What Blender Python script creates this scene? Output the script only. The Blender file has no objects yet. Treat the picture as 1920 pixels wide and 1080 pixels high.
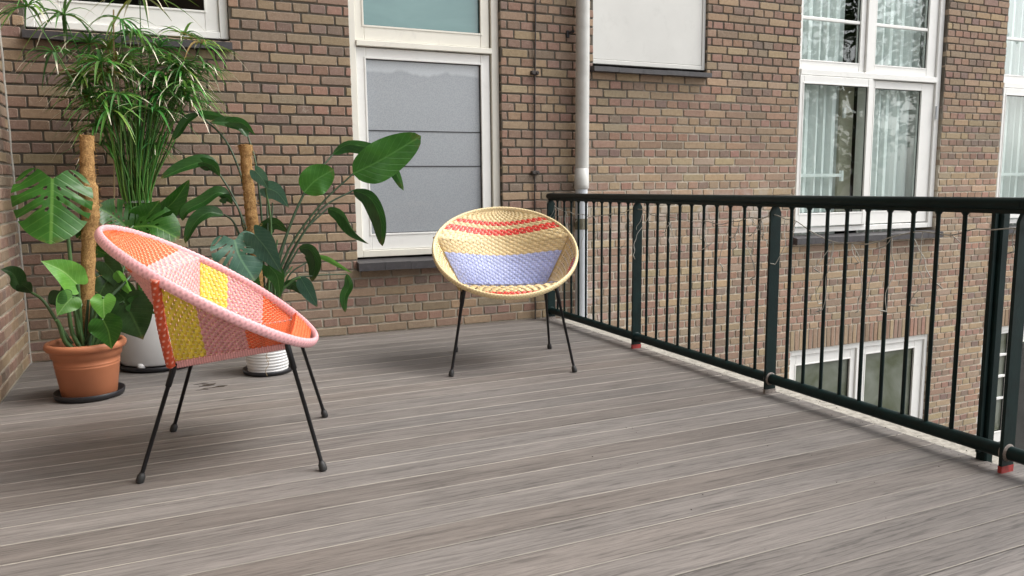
import bpy, math, random
import numpy as np
from mathutils import Vector, geometry
rnd = random.Random(7)
C = bpy.context.scene.collection
sc = bpy.context.scene
R = math.radians

# ------------------------------------------------------------------ camera
CAM = Vector((0.0, -5.09455, 0.98144))
F = 1448.83                       # focal length in pixels of a 1920 px wide frame
def cam_axes(yaw, pitch, roll):
    cy, sy, cp, sp = math.cos(yaw), math.sin(yaw), math.cos(pitch), math.sin(pitch)
    f = Vector((sy*cp, cy*cp, -sp)); r = Vector((cy, -sy, 0)); u = r.cross(f)
    c, s = math.cos(roll), math.sin(roll)
    return c*r + s*u, -s*r + c*u, f
RT, UP, FW = cam_axes(0.420963545, 0.13173928, -0.0104716169)
cd = bpy.data.cameras.new('camera'); cam = bpy.data.objects.new('camera', cd); C.objects.link(cam)
cd.sensor_width = 36; cd.lens = F/1920*36; cd.clip_start = 0.05; cd.clip_end = 500
from mathutils import Matrix
M = Matrix.Identity(4)
for i in range(3):
    M[i][0], M[i][1], M[i][2], M[i][3] = RT[i], UP[i], -FW[i], CAM[i]
cam.matrix_world = M
sc.camera = cam

# ------------------------------------------------------------------ sky, sun, exposure
SUN_EL, SUN_AZ = R(52), R(112)          # azimuth measured from +Y (north) clockwise to +X
w = bpy.data.worlds.new('World'); sc.world = w; w.use_nodes = True
wn, wl = w.node_tree.nodes, w.node_tree.links
wn.clear()
sky = wn.new('ShaderNodeTexSky'); sky.sky_type = 'NISHITA'; sky.sun_disc = False
sky.sun_elevation = SUN_EL; sky.sun_rotation = SUN_AZ; sky.air_density = 1.0; sky.dust_density = 4.0; sky.ozone_density = 1.0
hs = wn.new('ShaderNodeHueSaturation'); hs.inputs['Saturation'].default_value = 0.22
wl.new(sky.outputs[0], hs.inputs['Color'])
tcw = wn.new('ShaderNodeTexCoord'); nzw = wn.new('ShaderNodeTexNoise'); nzw.inputs['Scale'].default_value = 3.0
nzw.inputs['Detail'].default_value = 5
wl.new(tcw.outputs['Generated'], nzw.inputs['Vector'])
rmp = wn.new('ShaderNodeMapRange'); rmp.inputs['From Min'].default_value = 0.3; rmp.inputs['From Max'].default_value = 0.7
rmp.inputs['To Min'].default_value = 0.75; rmp.inputs['To Max'].default_value = 1.3
wl.new(nzw.outputs['Fac'], rmp.inputs['Value'])
mulw = wn.new('ShaderNodeVectorMath'); mulw.operation = 'SCALE'
wl.new(hs.outputs[0], mulw.inputs[0]); wl.new(rmp.outputs[0], mulw.inputs['Scale'])
bg = wn.new('ShaderNodeBackground'); bg.inputs['Strength'].default_value = 0.15
wo = wn.new('ShaderNodeOutputWorld')
wl.new(mulw.outputs[0], bg.inputs['Color']); wl.new(bg.outputs[0], wo.inputs['Surface'])
sl = bpy.data.lights.new('sun', 'SUN'); sl.energy = 0.75; sl.angle = R(30); sl.color = (1.0, 0.965, 0.91)
sun = bpy.data.objects.new('sun', sl); C.objects.link(sun)
sdir = Vector((math.sin(SUN_AZ)*math.cos(SUN_EL), math.cos(SUN_AZ)*math.cos(SUN_EL), math.sin(SUN_EL)))
sun.rotation_euler = sdir.to_track_quat('Z', 'Y').to_euler()
sun.location = sdir*30
sc.view_settings.view_transform = 'Standard'; sc.view_settings.look = 'None'
sc.view_settings.gamma = 1; sc.view_settings.use_curve_mapping = False
sc.view_settings.exposure = 1.2

# ------------------------------------------------------------------ helpers
def P(px, py, Y):
    """the point on the vertical plane y = Y that photo pixel (px, py) looks at"""
    d = RT*((px-960)/F) + UP*(-(py-540)/F) + FW
    return CAM + d*((Y - CAM.y)/d.y)
def depth(p): return (p - CAM).dot(FW)
def px_m(p): return depth(p)/F            # metres per photo pixel at p
def project(p):
    v = p - CAM; z = v.dot(FW)
    return 960 + F*v.dot(RT)/z, 540 - F*v.dot(UP)/z, z

def tag(o, label, cat, group=None):
    o['label'] = label; o['category'] = cat
    if group: o['group'] = group
    return o
def empty(name, loc=(0, 0, 0), rz=0):
    o = bpy.data.objects.new(name, None); C.objects.link(o); o.location = loc; o.rotation_euler = (0, 0, rz)
    o.empty_display_size = 0.1
    return o
def mesh_obj(name, verts, faces, mat, parent=None, smooth=False, cols=None, uvs=None, mats=None, loc=None):
    me = bpy.data.meshes.new(name)
    if loc is not None: verts = [(v[0]-loc[0], v[1]-loc[1], v[2]-loc[2]) for v in verts]
    me.from_pydata([tuple(v) for v in verts], [], faces)
    for m in ([mat] if not isinstance(mat, (list, tuple)) else mat): me.materials.append(m)
    if smooth: me.polygons.foreach_set('use_smooth', [True]*len(me.polygons))
    if mats: me.polygons.foreach_set('material_index', mats)
    if cols is not None:
        a = me.attributes.new('tone', 'FLOAT_COLOR', 'POINT')
        a.data.foreach_set('color', [c for v in cols for c in (v[0], v[1], v[2], 1.0)])
    if uvs is not None:
        l = me.uv_layers.new(name='UVMap')
        vi = [0]*len(me.loops); me.loops.foreach_get('vertex_index', vi)
        l.data.foreach_set('uv', [c for i in vi for c in uvs[i]])
    me.update()
    o = bpy.data.objects.new(name, me); C.objects.link(o)
    if loc is not None: o.location = loc
    if parent: o.parent = parent
    return o
class MB:
    def __init__(s): s.v = []; s.f = []; s.c = []; s.m = []
    def add(s, v, f, col=None, mi=0):
        n = len(s.v); s.v += [tuple(x) for x in v]; s.f += [tuple(i+n for i in q) for q in f]
        s.m += [mi]*len(f)
        if col is not None: s.c += [col]*len(v)
    def box(s, x0, x1, y0, y1, z0, z1, col=None, b=0.0, mi=0):
        if b <= 0:
            v = [(x0,y0,z0),(x1,y0,z0),(x1,y1,z0),(x0,y1,z0),(x0,y0,z1),(x1,y0,z1),(x1,y1,z1),(x0,y1,z1)]
            f = [(0,3,2,1),(4,5,6,7),(0,1,5,4),(1,2,6,5),(2,3,7,6),(3,0,4,7)]
            s.add(v, f, col, mi); return
        v = []; idx = {}
        for ix, x in ((0,x0),(1,x1)):
            for iy, y in ((0,y0),(1,y1)):
                for iz, z in ((0,z0),(1,z1)):
                    dx, dy, dz = (b if ix==0 else -b), (b if iy==0 else -b), (b if iz==0 else -b)
                    idx[ix,iy,iz,'x'] = len(v); v.append((x, y+dy, z+dz))
                    idx[ix,iy,iz,'y'] = len(v); v.append((x+dx, y, z+dz))
                    idx[ix,iy,iz,'z'] = len(v); v.append((x+dx, y+dy, z))
        f = []
        for i in (0,1):
            q = [idx[i,0,0,'x'],idx[i,1,0,'x'],idx[i,1,1,'x'],idx[i,0,1,'x']]; f.append(tuple(q if i else q[::-1]))
            q = [idx[0,i,0,'y'],idx[0,i,1,'y'],idx[1,i,1,'y'],idx[1,i,0,'y']]; f.append(tuple(q if i else q[::-1]))
            q = [idx[0,0,i,'z'],idx[1,0,i,'z'],idx[1,1,i,'z'],idx[0,1,i,'z']]; f.append(tuple(q if i else q[::-1]))
        for i in (0,1):
            for j in (0,1):
                f.append((idx[i,j,0,'x'],idx[i,j,1,'x'],idx[i,j,1,'y'],idx[i,j,0,'y']))
                f.append((idx[i,0,j,'x'],idx[i,1,j,'x'],idx[i,1,j,'z'],idx[i,0,j,'z']))
                f.append((idx[0,i,j,'y'],idx[1,i,j,'y'],idx[1,i,j,'z'],idx[0,i,j,'z']))
                for k in (0,1): f.append((idx[i,j,k,'x'],idx[i,j,k,'y'],idx[i,j,k,'z']))
        s.add(v, f, col, mi)
    def tube(s, pts, rad, n=8, col=None, cap=True):
        pts = [Vector(p) for p in pts]; v = []; f = []
        L = len(pts); rr = rad if isinstance(rad, (list, tuple)) else [rad]*L
        a = None
        for i, p in enumerate(pts):
            t = (pts[min(i+1,L-1)] - pts[max(i-1,0)]).normalized()
            if a is None:
                a = t.cross(Vector((0,0,1)))
                if a.length < 1e-3: a = t.cross(Vector((0,1,0)))
            a = (a - t*a.dot(t)).normalized(); b = t.cross(a)
            for k in range(n):
                an = 2*math.pi*k/n
                v.append(p + (a*math.cos(an) + b*math.sin(an))*rr[i])
        for i in range(L-1):
            for k in range(n):
                f.append((i*n+k, i*n+(k+1)%n, (i+1)*n+(k+1)%n, (i+1)*n+k))
        if cap:
            e0 = len(v); v += v[:n]; v += v[(L-1)*n:L*n]     # caps keep their own corners so the shading stays crisp
            f.append(tuple(range(e0, e0+n))[::-1]); f.append(tuple(range(e0+n, e0+2*n)))
        s.add(v, f, col)
    def lathe(s, prof, n=40, c=(0,0,0), col=None):
        v = []; f = []
        for r, z in prof:
            for k in range(n):
                a = 2*math.pi*k/n; v.append((c[0]+r*math.cos(a), c[1]+r*math.sin(a), c[2]+z))
        for i in range(len(prof)-1):
            for k in range(n):
                f.append((i*n+k, i*n+(k+1)%n, (i+1)*n+(k+1)%n, (i+1)*n+k))
        s.add(v, f, col)
    def build(s, name, mat, parent=None, smooth=False, loc=None):
        return mesh_obj(name, s.v, s.f, mat, parent, smooth, s.c if s.c else None, None, s.m if isinstance(mat,(list,tuple)) else None, loc)
def spline(pts, n):
    pts = [Vector(p) for p in pts]
    if len(pts) == 2: return [pts[0].lerp(pts[1], i/(n-1)) for i in range(n)]
    q = [pts[0]*2-pts[1]] + pts + [pts[-1]*2-pts[-2]]; L = len(pts)-1; out = []
    for i in range(n):
        t = i/(n-1)*L; k = min(int(t), L-1); t -= k
        a, b, c, d = q[k:k+4]
        out.append(0.5*((2*b) + (c-a)*t + (2*a-5*b+4*c-d)*t*t + (3*b-a-3*c+d)*t**3))
    return out

# ------------------------------------------------------------------ material helper
class MT:
    def __init__(s, name, rough=0.6, spec=0.5):
        s.m = bpy.data.materials.new(name); s.m.use_nodes = True
        s.t = s.m.node_tree; s.n = s.t.nodes; s.b = s.n['Principled BSDF']; s.out = s.n['Material Output']
        s.b.inputs['Roughness'].default_value = rough; s.b.inputs['Specular IOR Level'].default_value = spec
    def l(s, a, b): s.t.links.new(a, b)
    def node(s, typ, ins=None, **kw):
        n = s.n.new(typ)
        for k, v in kw.items(): setattr(n, k, v)
        for k, v in (ins or {}).items():
            if hasattr(v, 'is_output') or isinstance(v, bpy.types.NodeSocket): s.l(v, n.inputs[k])
            else: n.inputs[k].default_value = v
        return n
    def pos(s): return s.node('ShaderNodeNewGeometry').outputs['Position']
    def scale(s, vec, sv, off=None):
        m = s.node('ShaderNodeMapping', {'Vector': vec, 'Scale': sv})
        if off is not None: s.l(off, m.inputs['Location'])
        return m.outputs[0]
    def noise(s, vec, scale, detail=4, rough=0.55, dist=0.0):
        return s.node('ShaderNodeTexNoise', {'Vector': vec, 'Scale': scale, 'Detail': detail, 'Roughness': rough, 'Distortion': dist}).outputs['Fac']
    def rng(s, v, a, b, c=0.0, d=1.0):
        return s.node('ShaderNodeMapRange', {'Value': v, 'From Min': a, 'From Max': b, 'To Min': c, 'To Max': d}).outputs[0]
    def math(s, op, a, b=0.0):
        return s.node('ShaderNodeMath', {0: a, 1: b}, operation=op).outputs[0]
    def mix(s, f, a, b, mode='MIX'):
        n = s.n.new('ShaderNodeMix'); n.data_type = 'RGBA'; n.blend_type = mode; n.clamp_factor = True
        for k, v in ((0, f), (6, a), (7, b)):
            if isinstance(v, bpy.types.NodeSocket): s.l(v, n.inputs[k])
            else: n.inputs[k].default_value = v if k == 0 else (v[0], v[1], v[2], 1)
        return n.outputs[2]
    def xyz(s, v):
        return s.node('ShaderNodeSeparateXYZ', {0: v}).outputs
    def attr(s, name): return s.node('ShaderNodeAttribute', attribute_name=name).outputs['Color']
    def bump(s, h, strength=0.3, dist=0.004):
        b = s.node('ShaderNodeBump', {'Height': h, 'Strength': strength, 'Distance': dist})
        s.l(b.outputs[0], s.b.inputs['Normal'])
    def base(s, c):
        if isinstance(c, bpy.types.NodeSocket): s.l(c, s.b.inputs['Base Color'])
        else: s.b.inputs['Base Color'].default_value = (c[0], c[1], c[2], 1)
        return s
    def rough(s, v): s.l(v, s.b.inputs['Roughness']); return s

def plain(name, col, rough=0.55, var=0.12, sc_=9.0, bump=0.0, spec=0.5, grime=None):
    t = MT(name, rough, spec); p = t.pos()
    n = t.noise(p, sc_, 5, 0.6)
    c = t.mix(t.rng(n, 0.3, 0.7), [x*(1-var) for x in col], [min(1, x*(1+var)) for x in col])
    if grime:
        g = t.noise(p, sc_*2.3, 6, 0.7, 0.4)
        c = t.mix(t.rng(g, 0.56, 0.75, 0, 0.7), c, grime)
    t.base(c)
    if bump: t.bump(t.noise(p, sc_*9, 4, 0.6), bump, 0.003)
    return t.m

# --- bricks and mortar
def brick_mat():
    t = MT('brick_fired_clay', 0.88, 0.25); p = t.pos()
    col = t.attr('tone')
    n1 = t.noise(p, 38, 5, 0.65); n2 = t.noise(p, 130, 3, 0.6); n3 = t.noise(p, 1.3, 3, 0.5)
    c = t.mix(t.rng(n1, 0.3, 0.72, 0, 0.75), col, t.mix(1.0, col, (0.62, 0.58, 0.56), 'MULTIPLY'))
    c = t.mix(t.rng(n2, 0.55, 0.75, 0, 0.45), c, (0.44, 0.37, 0.29))
    n5 = t.noise(p, 22, 6, 0.75, 0.8)
    c = t.mix(t.rng(n5, 0.62, 0.72, 0, 0.5), c, (0.50, 0.45, 0.37))
    c = t.mix(t.rng(n5, 0.36, 0.28, 0, 0.55), c, (0.10, 0.075, 0.06))
    c = t.mix(t.rng(n3, 0.40, 0.72, 0.0, 0.30), c, (0.165, 0.135, 0.108))
    # lime and cement smears washed over the wall below the blind window
    x = t.xyz(p); zz = x[2]
    band = t.math('MULTIPLY', t.rng(zz, 0.42, 0.66), t.rng(zz, 1.02, 0.82))
    xx = t.math('MULTIPLY', t.rng(x[0], 2.5, 3.0), t.rng(x[0], 5.2, 4.7))
    sm = t.math('MULTIPLY', t.math('MULTIPLY', band, xx), t.rng(t.noise(p, 3.1, 5, 0.7, 0.5), 0.48, 0.66))
    low = t.math('MULTIPLY', t.math('MULTIPLY', t.rng(zz, 0.42, 0.1), t.rng(x[0], 2.75, 2.85)), t.rng(x[0], 3.25, 2.95))
    sm = t.math('MAXIMUM', sm, t.math('MULTIPLY', low, t.rng(t.noise(p, 7, 4, 0.7), 0.45, 0.6)))
    c = t.mix(t.math('MULTIPLY', sm, 0.75), c, (0.47, 0.46, 0.43))
    t.base(c); t.bump(t.math('ADD', n1, t.math('MULTIPLY', n2, 0.6)), 0.5, 0.004)
    return t.m
def mortar_mat():
    t = MT('lime_mortar', 0.95, 0.15); p = t.pos(); x = t.xyz(p)
    n = t.noise(p, 5, 5, 0.7); n2 = t.noise(p, 60, 4, 0.6)
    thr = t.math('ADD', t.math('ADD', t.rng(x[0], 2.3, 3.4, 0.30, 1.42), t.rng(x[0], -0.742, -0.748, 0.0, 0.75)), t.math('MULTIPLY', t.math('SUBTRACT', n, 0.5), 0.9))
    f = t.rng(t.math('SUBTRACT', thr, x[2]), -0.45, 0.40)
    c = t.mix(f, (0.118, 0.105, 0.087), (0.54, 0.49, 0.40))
    c = t.mix(t.rng(n2, 0.35, 0.75, 0, 0.5), c, t.mix(1.0, c, (0.6, 0.58, 0.55), 'MULTIPLY'))
    t.base(c); t.bump(n2, 0.6, 0.004)
    return t.m
M_BRICK, M_MORTAR = brick_mat(), mortar_mat()
M_BEAD = plain('corner_mortar', (0.36, 0.34, 0.30), 0.9, 0.2, 30, 0.4)
M_CREAM = plain('cream_window_paint', (0.72, 0.70, 0.62), 0.38, 0.04, 4, 0.0, 0.5, (0.60, 0.58, 0.52))
M_WHITE = plain('white_window_paint', (0.78, 0.78, 0.75), 0.35, 0.03, 4, 0.0, 0.5, (0.68, 0.67, 0.64))
M_PANEL = plain('grey_white_panel_paint', (0.60, 0.60, 0.57), 0.5, 0.04, 3, 0.05, 0.4, (0.52, 0.52, 0.49))
M_SLATE = plain('dark_slate_tile', (0.050, 0.047, 0.050), 0.45, 0.25, 25, 0.25, 0.5, (0.11, 0.105, 0.10))
M_BEIGE = plain('beige_inner_paint', (0.34, 0.32, 0.24), 0.5, 0.05)
M_DARK = plain('dark_room', (0.035, 0.035, 0.037), 0.9)
M_RUBBER = plain('black_gasket', (0.02, 0.02, 0.022), 0.6)

def glass_mat(name, tint=(1, 1, 1), refl=0.16, wav=0.0, wscale=6):
    m = bpy.data.materials.new(name); m.use_nodes = True; t = MT.__new__(MT)
    t.m = m; t.t = m.node_tree; t.n = t.t.nodes; t.b = t.n['Principled BSDF']; t.out = t.n['Material Output']
    lw = t.node('ShaderNodeLayerWeight', {'Blend': 0.5})
    fac = t.math('ADD', t.math('MULTIPLY', t.math('POWER', lw.outputs['Facing'], 4.0), 0.85), 0.04 + refl*0.35)
    gl = t.node('ShaderNodeBsdfGlossy', {'Roughness': 0.0, 'Color': (1, 1, 1, 1)})
    tr = t.node('ShaderNodeBsdfTransparent', {'Color': (*tint, 1)})
    if wav:
        nz = t.noise(t.pos(), wscale, 2, 0.5, 0.3)
        b = t.node('ShaderNodeBump', {'Height': nz, 'Strength': wav, 'Distance': 0.02})
        t.l(b.outputs[0], gl.inputs['Normal'])
    mx = t.node('ShaderNodeMixShader', {0: fac, 1: tr.outputs[0], 2: gl.outputs[0]})
    t.l(mx.outputs[0], t.out.inputs['Surface'])
    return m
M_GLASS = glass_mat('old_window_glass', (0.94, 0.97, 0.96), 0.02, 0.10, 2.5)
M_GLASS_FLAT = glass_mat('window_glass', (0.9, 0.94, 0.92), 0.0, 0.04, 2)

def film_mat():
    t = MT('frosted_privacy_film', 0.32, 0.5); p = t.pos(); x = t.xyz(p)
    sc1 = t.scale(p, (130, 130, 130))
    v = t.node('ShaderNodeTexVoronoi', {'Vector': sc1, 'Scale': 1.0}).outputs['Distance']
    ck = t.noise(p, 160, 2, 0.5)
    c = t.mix(t.rng(v, 0.15, 0.6), (0.245, 0.265, 0.285), (0.315, 0.338, 0.360))
    c = t.mix(t.rng(ck, 0.4, 0.65, 0, 0.4), c, (0.26, 0.28, 0.30))
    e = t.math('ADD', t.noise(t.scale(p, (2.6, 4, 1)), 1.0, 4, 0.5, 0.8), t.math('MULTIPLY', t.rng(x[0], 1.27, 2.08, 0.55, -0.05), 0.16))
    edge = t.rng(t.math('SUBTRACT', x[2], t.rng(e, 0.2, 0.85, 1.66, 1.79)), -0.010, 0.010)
    c = t.mix(edge, c, t.mix(t.rng(ck, 0.35, 0.7), (0.40, 0.43, 0.455), (0.47, 0.50, 0.52)))  # lighter strip over the torn film edge: sky reflection put into the colour
    t.base(c); t.bump(v, 0.15, 0.002)
    t.b.inputs['Coat Weight'].default_value = 0.6; t.b.inputs['Coat Roughness'].default_value = 0.04
    return t.m
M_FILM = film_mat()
def teal_mat():
    t = MT('teal_backed_pane', 0.25, 0.5); p = t.pos()
    n = t.noise(t.scale(p, (1.2, 1, 3.5)), 1.4, 4, 0.5, 0.6)
    t.base(t.mix(t.rng(n, 0.3, 0.7), (0.085, 0.19, 0.185), (0.125, 0.25, 0.24)))
    t.b.inputs['Coat Weight'].default_value = 1.0; t.b.inputs['Coat Roughness'].default_value = 0.02
    return t.m
M_TEAL = teal_mat()
def painted_refl_mat():
    t = MT('pane_painted_green_reflection', 0.18, 0.5); p = t.pos(); x = t.xyz(p)
    n = t.noise(t.scale(p, (1.5, 1, 2.2)), 1.3, 4, 0.55, 0.5)
    t.base(t.mix(t.rng(n, 0.35, 0.65), (0.060, 0.075, 0.035), (0.17, 0.19, 0.155)))  # reflections of trees and sky put into the pane's green-grey colour
    t.b.inputs['Coat Weight'].default_value = 1.0; t.b.inputs['Coat Roughness'].default_value = 0.02
    return t.m
M_PAINTREFL = painted_refl_mat()
def curtain_mat():
    t = MT('pale_mint_curtain', 0.8, 0.2); p = t.pos()
    n = t.noise(t.scale(p, (60, 60, 2)), 1.0, 3, 0.5)
    t.base(t.mix(t.rng(n, 0.3, 0.7, 0, 1), (0.76, 0.80, 0.79), (0.83, 0.86, 0.85)))
    t.b.inputs['Subsurface Weight'].default_value = 0.0
    return t.m
M_CURT = curtain_mat()

# --- deck
def deck_mat(name, tone):
    t = MT(name, 0.58, 0.4); g = t.node('ShaderNodeNewGeometry'); p = g.outputs['Position']
    ob = t.node('ShaderNodeObjectInfo').outputs['Random']
    off = t.node('ShaderNodeCombineXYZ', {0: t.math('MULTIPLY', ob, 37.0), 1: t.math('MULTIPLY', ob, 91.0), 2: 0.0}).outputs[0]
    v = t.scale(p, (1.0, 11.0, 1.0), off)
    n1 = t.noise(v, 1.6, 7, 0.70, 0.9)          # long soft streaks
    v2 = t.scale(p, (2.2, 60.0, 1.0), off)
    n2 = t.noise(v2, 2.0, 5, 0.7, 0.8)          # fine grain
    v3 = t.scale(p, (0.9, 9.0, 1.0), off)
    wv = t.node('ShaderNodeTexWave', {'Vector': v3, 'Scale': 1.6, 'Distortion': 14.0, 'Detail': 4.0, 'Detail Scale': 1.1, 'Detail Roughness': 0.6},
                wave_type='BANDS', bands_direction='Y', wave_profile='SIN').outputs['Fac']
    c = t.mix(t.rng(n1, 0.32, 0.68), [0.68*k for k in tone], [1.08*k for k in tone])
    c = t.mix(t.math('MULTIPLY', t.rng(wv, 0.0, 0.20, 0.75, 0.0), t.rng(n1, 0.62, 0.42)), c, [0.32*k for k in tone])
    c = t.mix(t.rng(n2, 0.50, 0.68, 0, 0.62), c, [0.40*k for k in tone])
    c = t.mix(t.rng(n2, 0.42, 0.3, 0, 0.35), c, [1.35*k for k in tone])
    n4 = t.noise(t.scale(p, (7.0, 190.0, 1.0), off), 1.0, 4, 0.65, 1.6)
    c = t.mix(t.rng(n4, 0.54, 0.66, 0, 0.55), c, [0.38*k for k in tone])
    c = t.mix(t.rng(n4, 0.40, 0.30, 0, 0.30), c, [1.45*k for k in tone])
    hv = t.node('ShaderNodeHueSaturation', {'Color': c, 'Saturation': t.rng(t.math('FRACT', t.math('MULTIPLY', ob, 13.7)), 0, 1, 0.75, 1.3), 'Value': t.rng(ob, 0, 1, 0.86, 1.12)})
    c = hv.outputs[0]
    # broken darker band along the railing side and small dark specks
    x = t.xyz(p); nd = t.noise(p, 14, 5, 0.7)
    rail_band = t.math('MULTIPLY', t.rng(x[0], 2.38, 2.58), t.rng(nd, 0.35, 0.62))
    c = t.mix(t.math('MULTIPLY', rail_band, 0.6), c, (0.055, 0.05, 0.045))
    sp = t.noise(p, 45, 2, 0.5)
    c = t.mix(t.rng(sp, 0.80, 0.84, 0, 0.8), c, (0.03, 0.028, 0.025))
    t.base(c); t.bump(t.math('ADD', n2, wv), 0.16, 0.002)
    t.rough(t.rng(n1, 0.3, 0.7, 0.62, 0.48))
    return t.m
M_DECK = deck_mat('composite_deck_board', (0.200, 0.180, 0.166))
M_DECKEDGE = plain('worn_pale_board_edge', (0.245, 0.222, 0.192), 0.7, 0.3, 2)
M_CONC = plain('gritty_concrete', (0.33, 0.31, 0.27), 0.95, 0.35, 40, 0.6, 0.2, (0.12, 0.11, 0.10))
M_GROUND = plain('courtyard_paving', (0.16, 0.15, 0.14), 0.9, 0.2, 2)

# --- metal, plastic
M_GREEN = plain('dark_green_railing_paint', (0.0036, 0.0130, 0.0125), 0.40, 0.3, 12, 0.08, 0.18)
M_GREEN2 = plain('scuffed_dark_green_paint', (0.0040, 0.0150, 0.0145), 0.44, 0.3, 12, 0.2, 0.20, (0.014, 0.016, 0.012))
M_RED = plain('red_primer', (0.30, 0.030, 0.026), 0.7, 0.4, 40)
M_WELD = plain('chipped_weld', (0.22, 0.19, 0.17), 0.8, 0.4, 90, 0.8)
M_BLACKM = plain('black_leg_lacquer', (0.008, 0.008, 0.009), 0.38, 0.1, 20, 0.0, 0.3)
M_FOOT = plain('black_rubber_foot', (0.014, 0.014, 0.014), 0.6)
M_ZINC = plain('weathered_zinc_pipe', (0.50, 0.50, 0.475), 0.45, 0.12, 5, 0.1, 0.5, (0.40, 0.39, 0.36))
M_PVC = plain('pale_blue_white_pipe', (0.54, 0.57, 0.60), 0.4, 0.06, 5, 0.0, 0.5, (0.48, 0.50, 0.52))
M_OLIVE = plain('olive_pipe_band', (0.16, 0.15, 0.10), 0.7, 0.2, 20)
M_CABLE = plain('brown_cable', (0.045, 0.036, 0.032), 0.7)
M_WIRE = plain('grey_wire', (0.36, 0.35, 0.31), 0.6, 0.3, 20)
M_TERRA = plain('terracotta_plastic', (0.40, 0.15, 0.072), 0.55, 0.10, 5, 0.05, 0.4)
M_SAUCER = plain('black_plastic_saucer', (0.013, 0.013, 0.016), 0.42)
M_POTW = plain('white_planter_plastic', (0.66, 0.66, 0.65), 0.42, 0.04, 5)
M_SOIL = plain('potting_soil', (0.035, 0.026, 0.02), 0.95, 0.4, 60, 0.8)
M_TWINE = plain('dry_straw', (0.30, 0.22, 0.12), 0.9)
def coir_mat():
    t = MT('coir_fibre', 0.9, 0.15); p = t.pos()
    n = t.noise(t.scale(p, (1, 1, 1)), 55, 5, 0.7, 1.2); n2 = t.noise(p, 220, 3, 0.6)
    c = t.mix(t.rng(n, 0.32, 0.68), (0.20, 0.105, 0.040), (0.50, 0.30, 0.12))
    t.base(t.mix(t.rng(n2, 0.5, 0.75, 0, 0.5), c, (0.58, 0.38, 0.18))); t.bump(t.math('ADD', n, n2), 0.9, 0.006)
    return t.m
M_COIR = coir_mat()
def weave_mat():
    t = MT('woven_plastic_cane', 0.42, 0.5); p = t.pos()
    n = t.noise(p, 70, 3, 0.6)
    c = t.attr('tone')
    t.base(t.mix(t.rng(n, 0.3, 0.7, 0, 0.4), c, t.mix(1.0, c, (0.72, 0.70, 0.70), 'MULTIPLY')))
    return t.m
M_WEAVE = weave_mat()

# --- leaves
def leaf_mat(name, a, b, vein, rough=0.32, trans=0.25):
    t = MT(name, rough*1.05, 0.42); p = t.pos()
    uv = t.node('ShaderNodeUVMap').outputs[0]; u = t.xyz(uv)
    at = t.math('ABSOLUTE', u[1])
    n = t.noise(p, 16, 4, 0.6)
    ob = t.node('ShaderNodeObjectInfo').outputs['Random']
    c = t.mix(t.rng(n, 0.3, 0.7), a, b)
    side = t.math('FRACT', t.math('MULTIPLY', t.math('SUBTRACT', u[0], t.math('MULTIPLY', at, 0.35)), 8.0))
    sv = t.rng(t.math('ABSOLUTE', t.math('SUBTRACT', side, 0.5)), 0.0, 0.10, 1.0, 0.0)
    c = t.mix(t.math('MULTIPLY', sv, 0.28), c, vein)
    c = t.mix(t.rng(at, 0.02, 0.055, 0.75, 0.0), c, vein)
    hv = t.node('ShaderNodeHueSaturation', {'Color': c, 'Value': t.rng(ob, 0, 1, 0.70, 1.22)}); c = hv.outputs[0]
    wear = t.math('MULTIPLY', t.rng(u[0], 0.88, 1.0), t.rng(t.noise(p, 30, 4, 0.6), 0.42, 0.60))
    c = t.mix(t.math('MULTIPLY', wear, 0.7), c, (0.16, 0.10, 0.04))
    c = t.mix(t.rng(t.noise(p, 7, 5, 0.65), 0.45, 0.75, 0, 0.45), c, t.mix(1.0, c, (1.5, 1.25, 1.0), 'MULTIPLY'))
    t.base(c); t.bump(t.math('ADD', t.math('MULTIPLY', sv, -0.6), n), 0.25, 0.006)
    tl = t.node('ShaderNodeBsdfTranslucent', {'Color': c})
    br = t.node('ShaderNodeVectorMath', {0: c, 'Scale': 1.8}, operation='SCALE'); t.l(br.outputs[0], tl.inputs['Color'])
    mx = t.node('ShaderNodeMixShader', {0: trans, 1: t.b.outputs[0], 2: tl.outputs[0]})
    t.l(mx.outputs[0], t.out.inputs['Surface'])
    return t.m
L_MONST = leaf_mat('monstera_leaf', (0.018, 0.078, 0.008), (0.030, 0.112, 0.013), (0.10, 0.22, 0.04))
L_LIGHT = leaf_mat('young_leaf', (0.085, 0.25, 0.035), (0.13, 0.33, 0.055), (0.24, 0.44, 0.13), 0.3, 0.35)
L_DARK = leaf_mat('old_dark_leaf', (0.016, 0.045, 0.012), (0.028, 0.070, 0.018), (0.05, 0.11, 0.03))
L_BLUE = leaf_mat('blue_green_leaf', (0.034, 0.094, 0.060), (0.055, 0.130, 0.088), (0.11, 0.23, 0.13), 0.3)
L_STREL = leaf_mat('strelitzia_leaf', (0.018, 0.066, 0.014), (0.028, 0.095, 0.020), (0.07, 0.17, 0.045), 0.3)
L_STRELB = leaf_mat('strelitzia_fresh_leaf', (0.026, 0.108, 0.012), (0.040, 0.150, 0.018), (0.08, 0.22, 0.045), 0.3, 0.3)
M_STEM = plain('green_stem', (0.060, 0.125, 0.040), 0.45, 0.3, 12)
M_STEMD = plain('dark_green_stem', (0.030, 0.060, 0.026), 0.45, 0.3, 12)
def cyp_mat():
    t = MT('sedge_blade', 0.4, 0.4); c = t.attr('tone'); t.base(c)
    tl = t.node('ShaderNodeBsdfTranslucent', {'Color': c})
    mx = t.node('ShaderNodeMixShader', {0: 0.25, 1: t.b.outputs[0], 2: tl.outputs[0]})
    t.l(mx.outputs[0], t.out.inputs['Surface'])
    return t.m
M_SEDGE = cyp_mat()
M_BARK = plain('tree_bark', (0.10, 0.075, 0.05), 0.95, 0.3, 10, 0.6)
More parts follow.
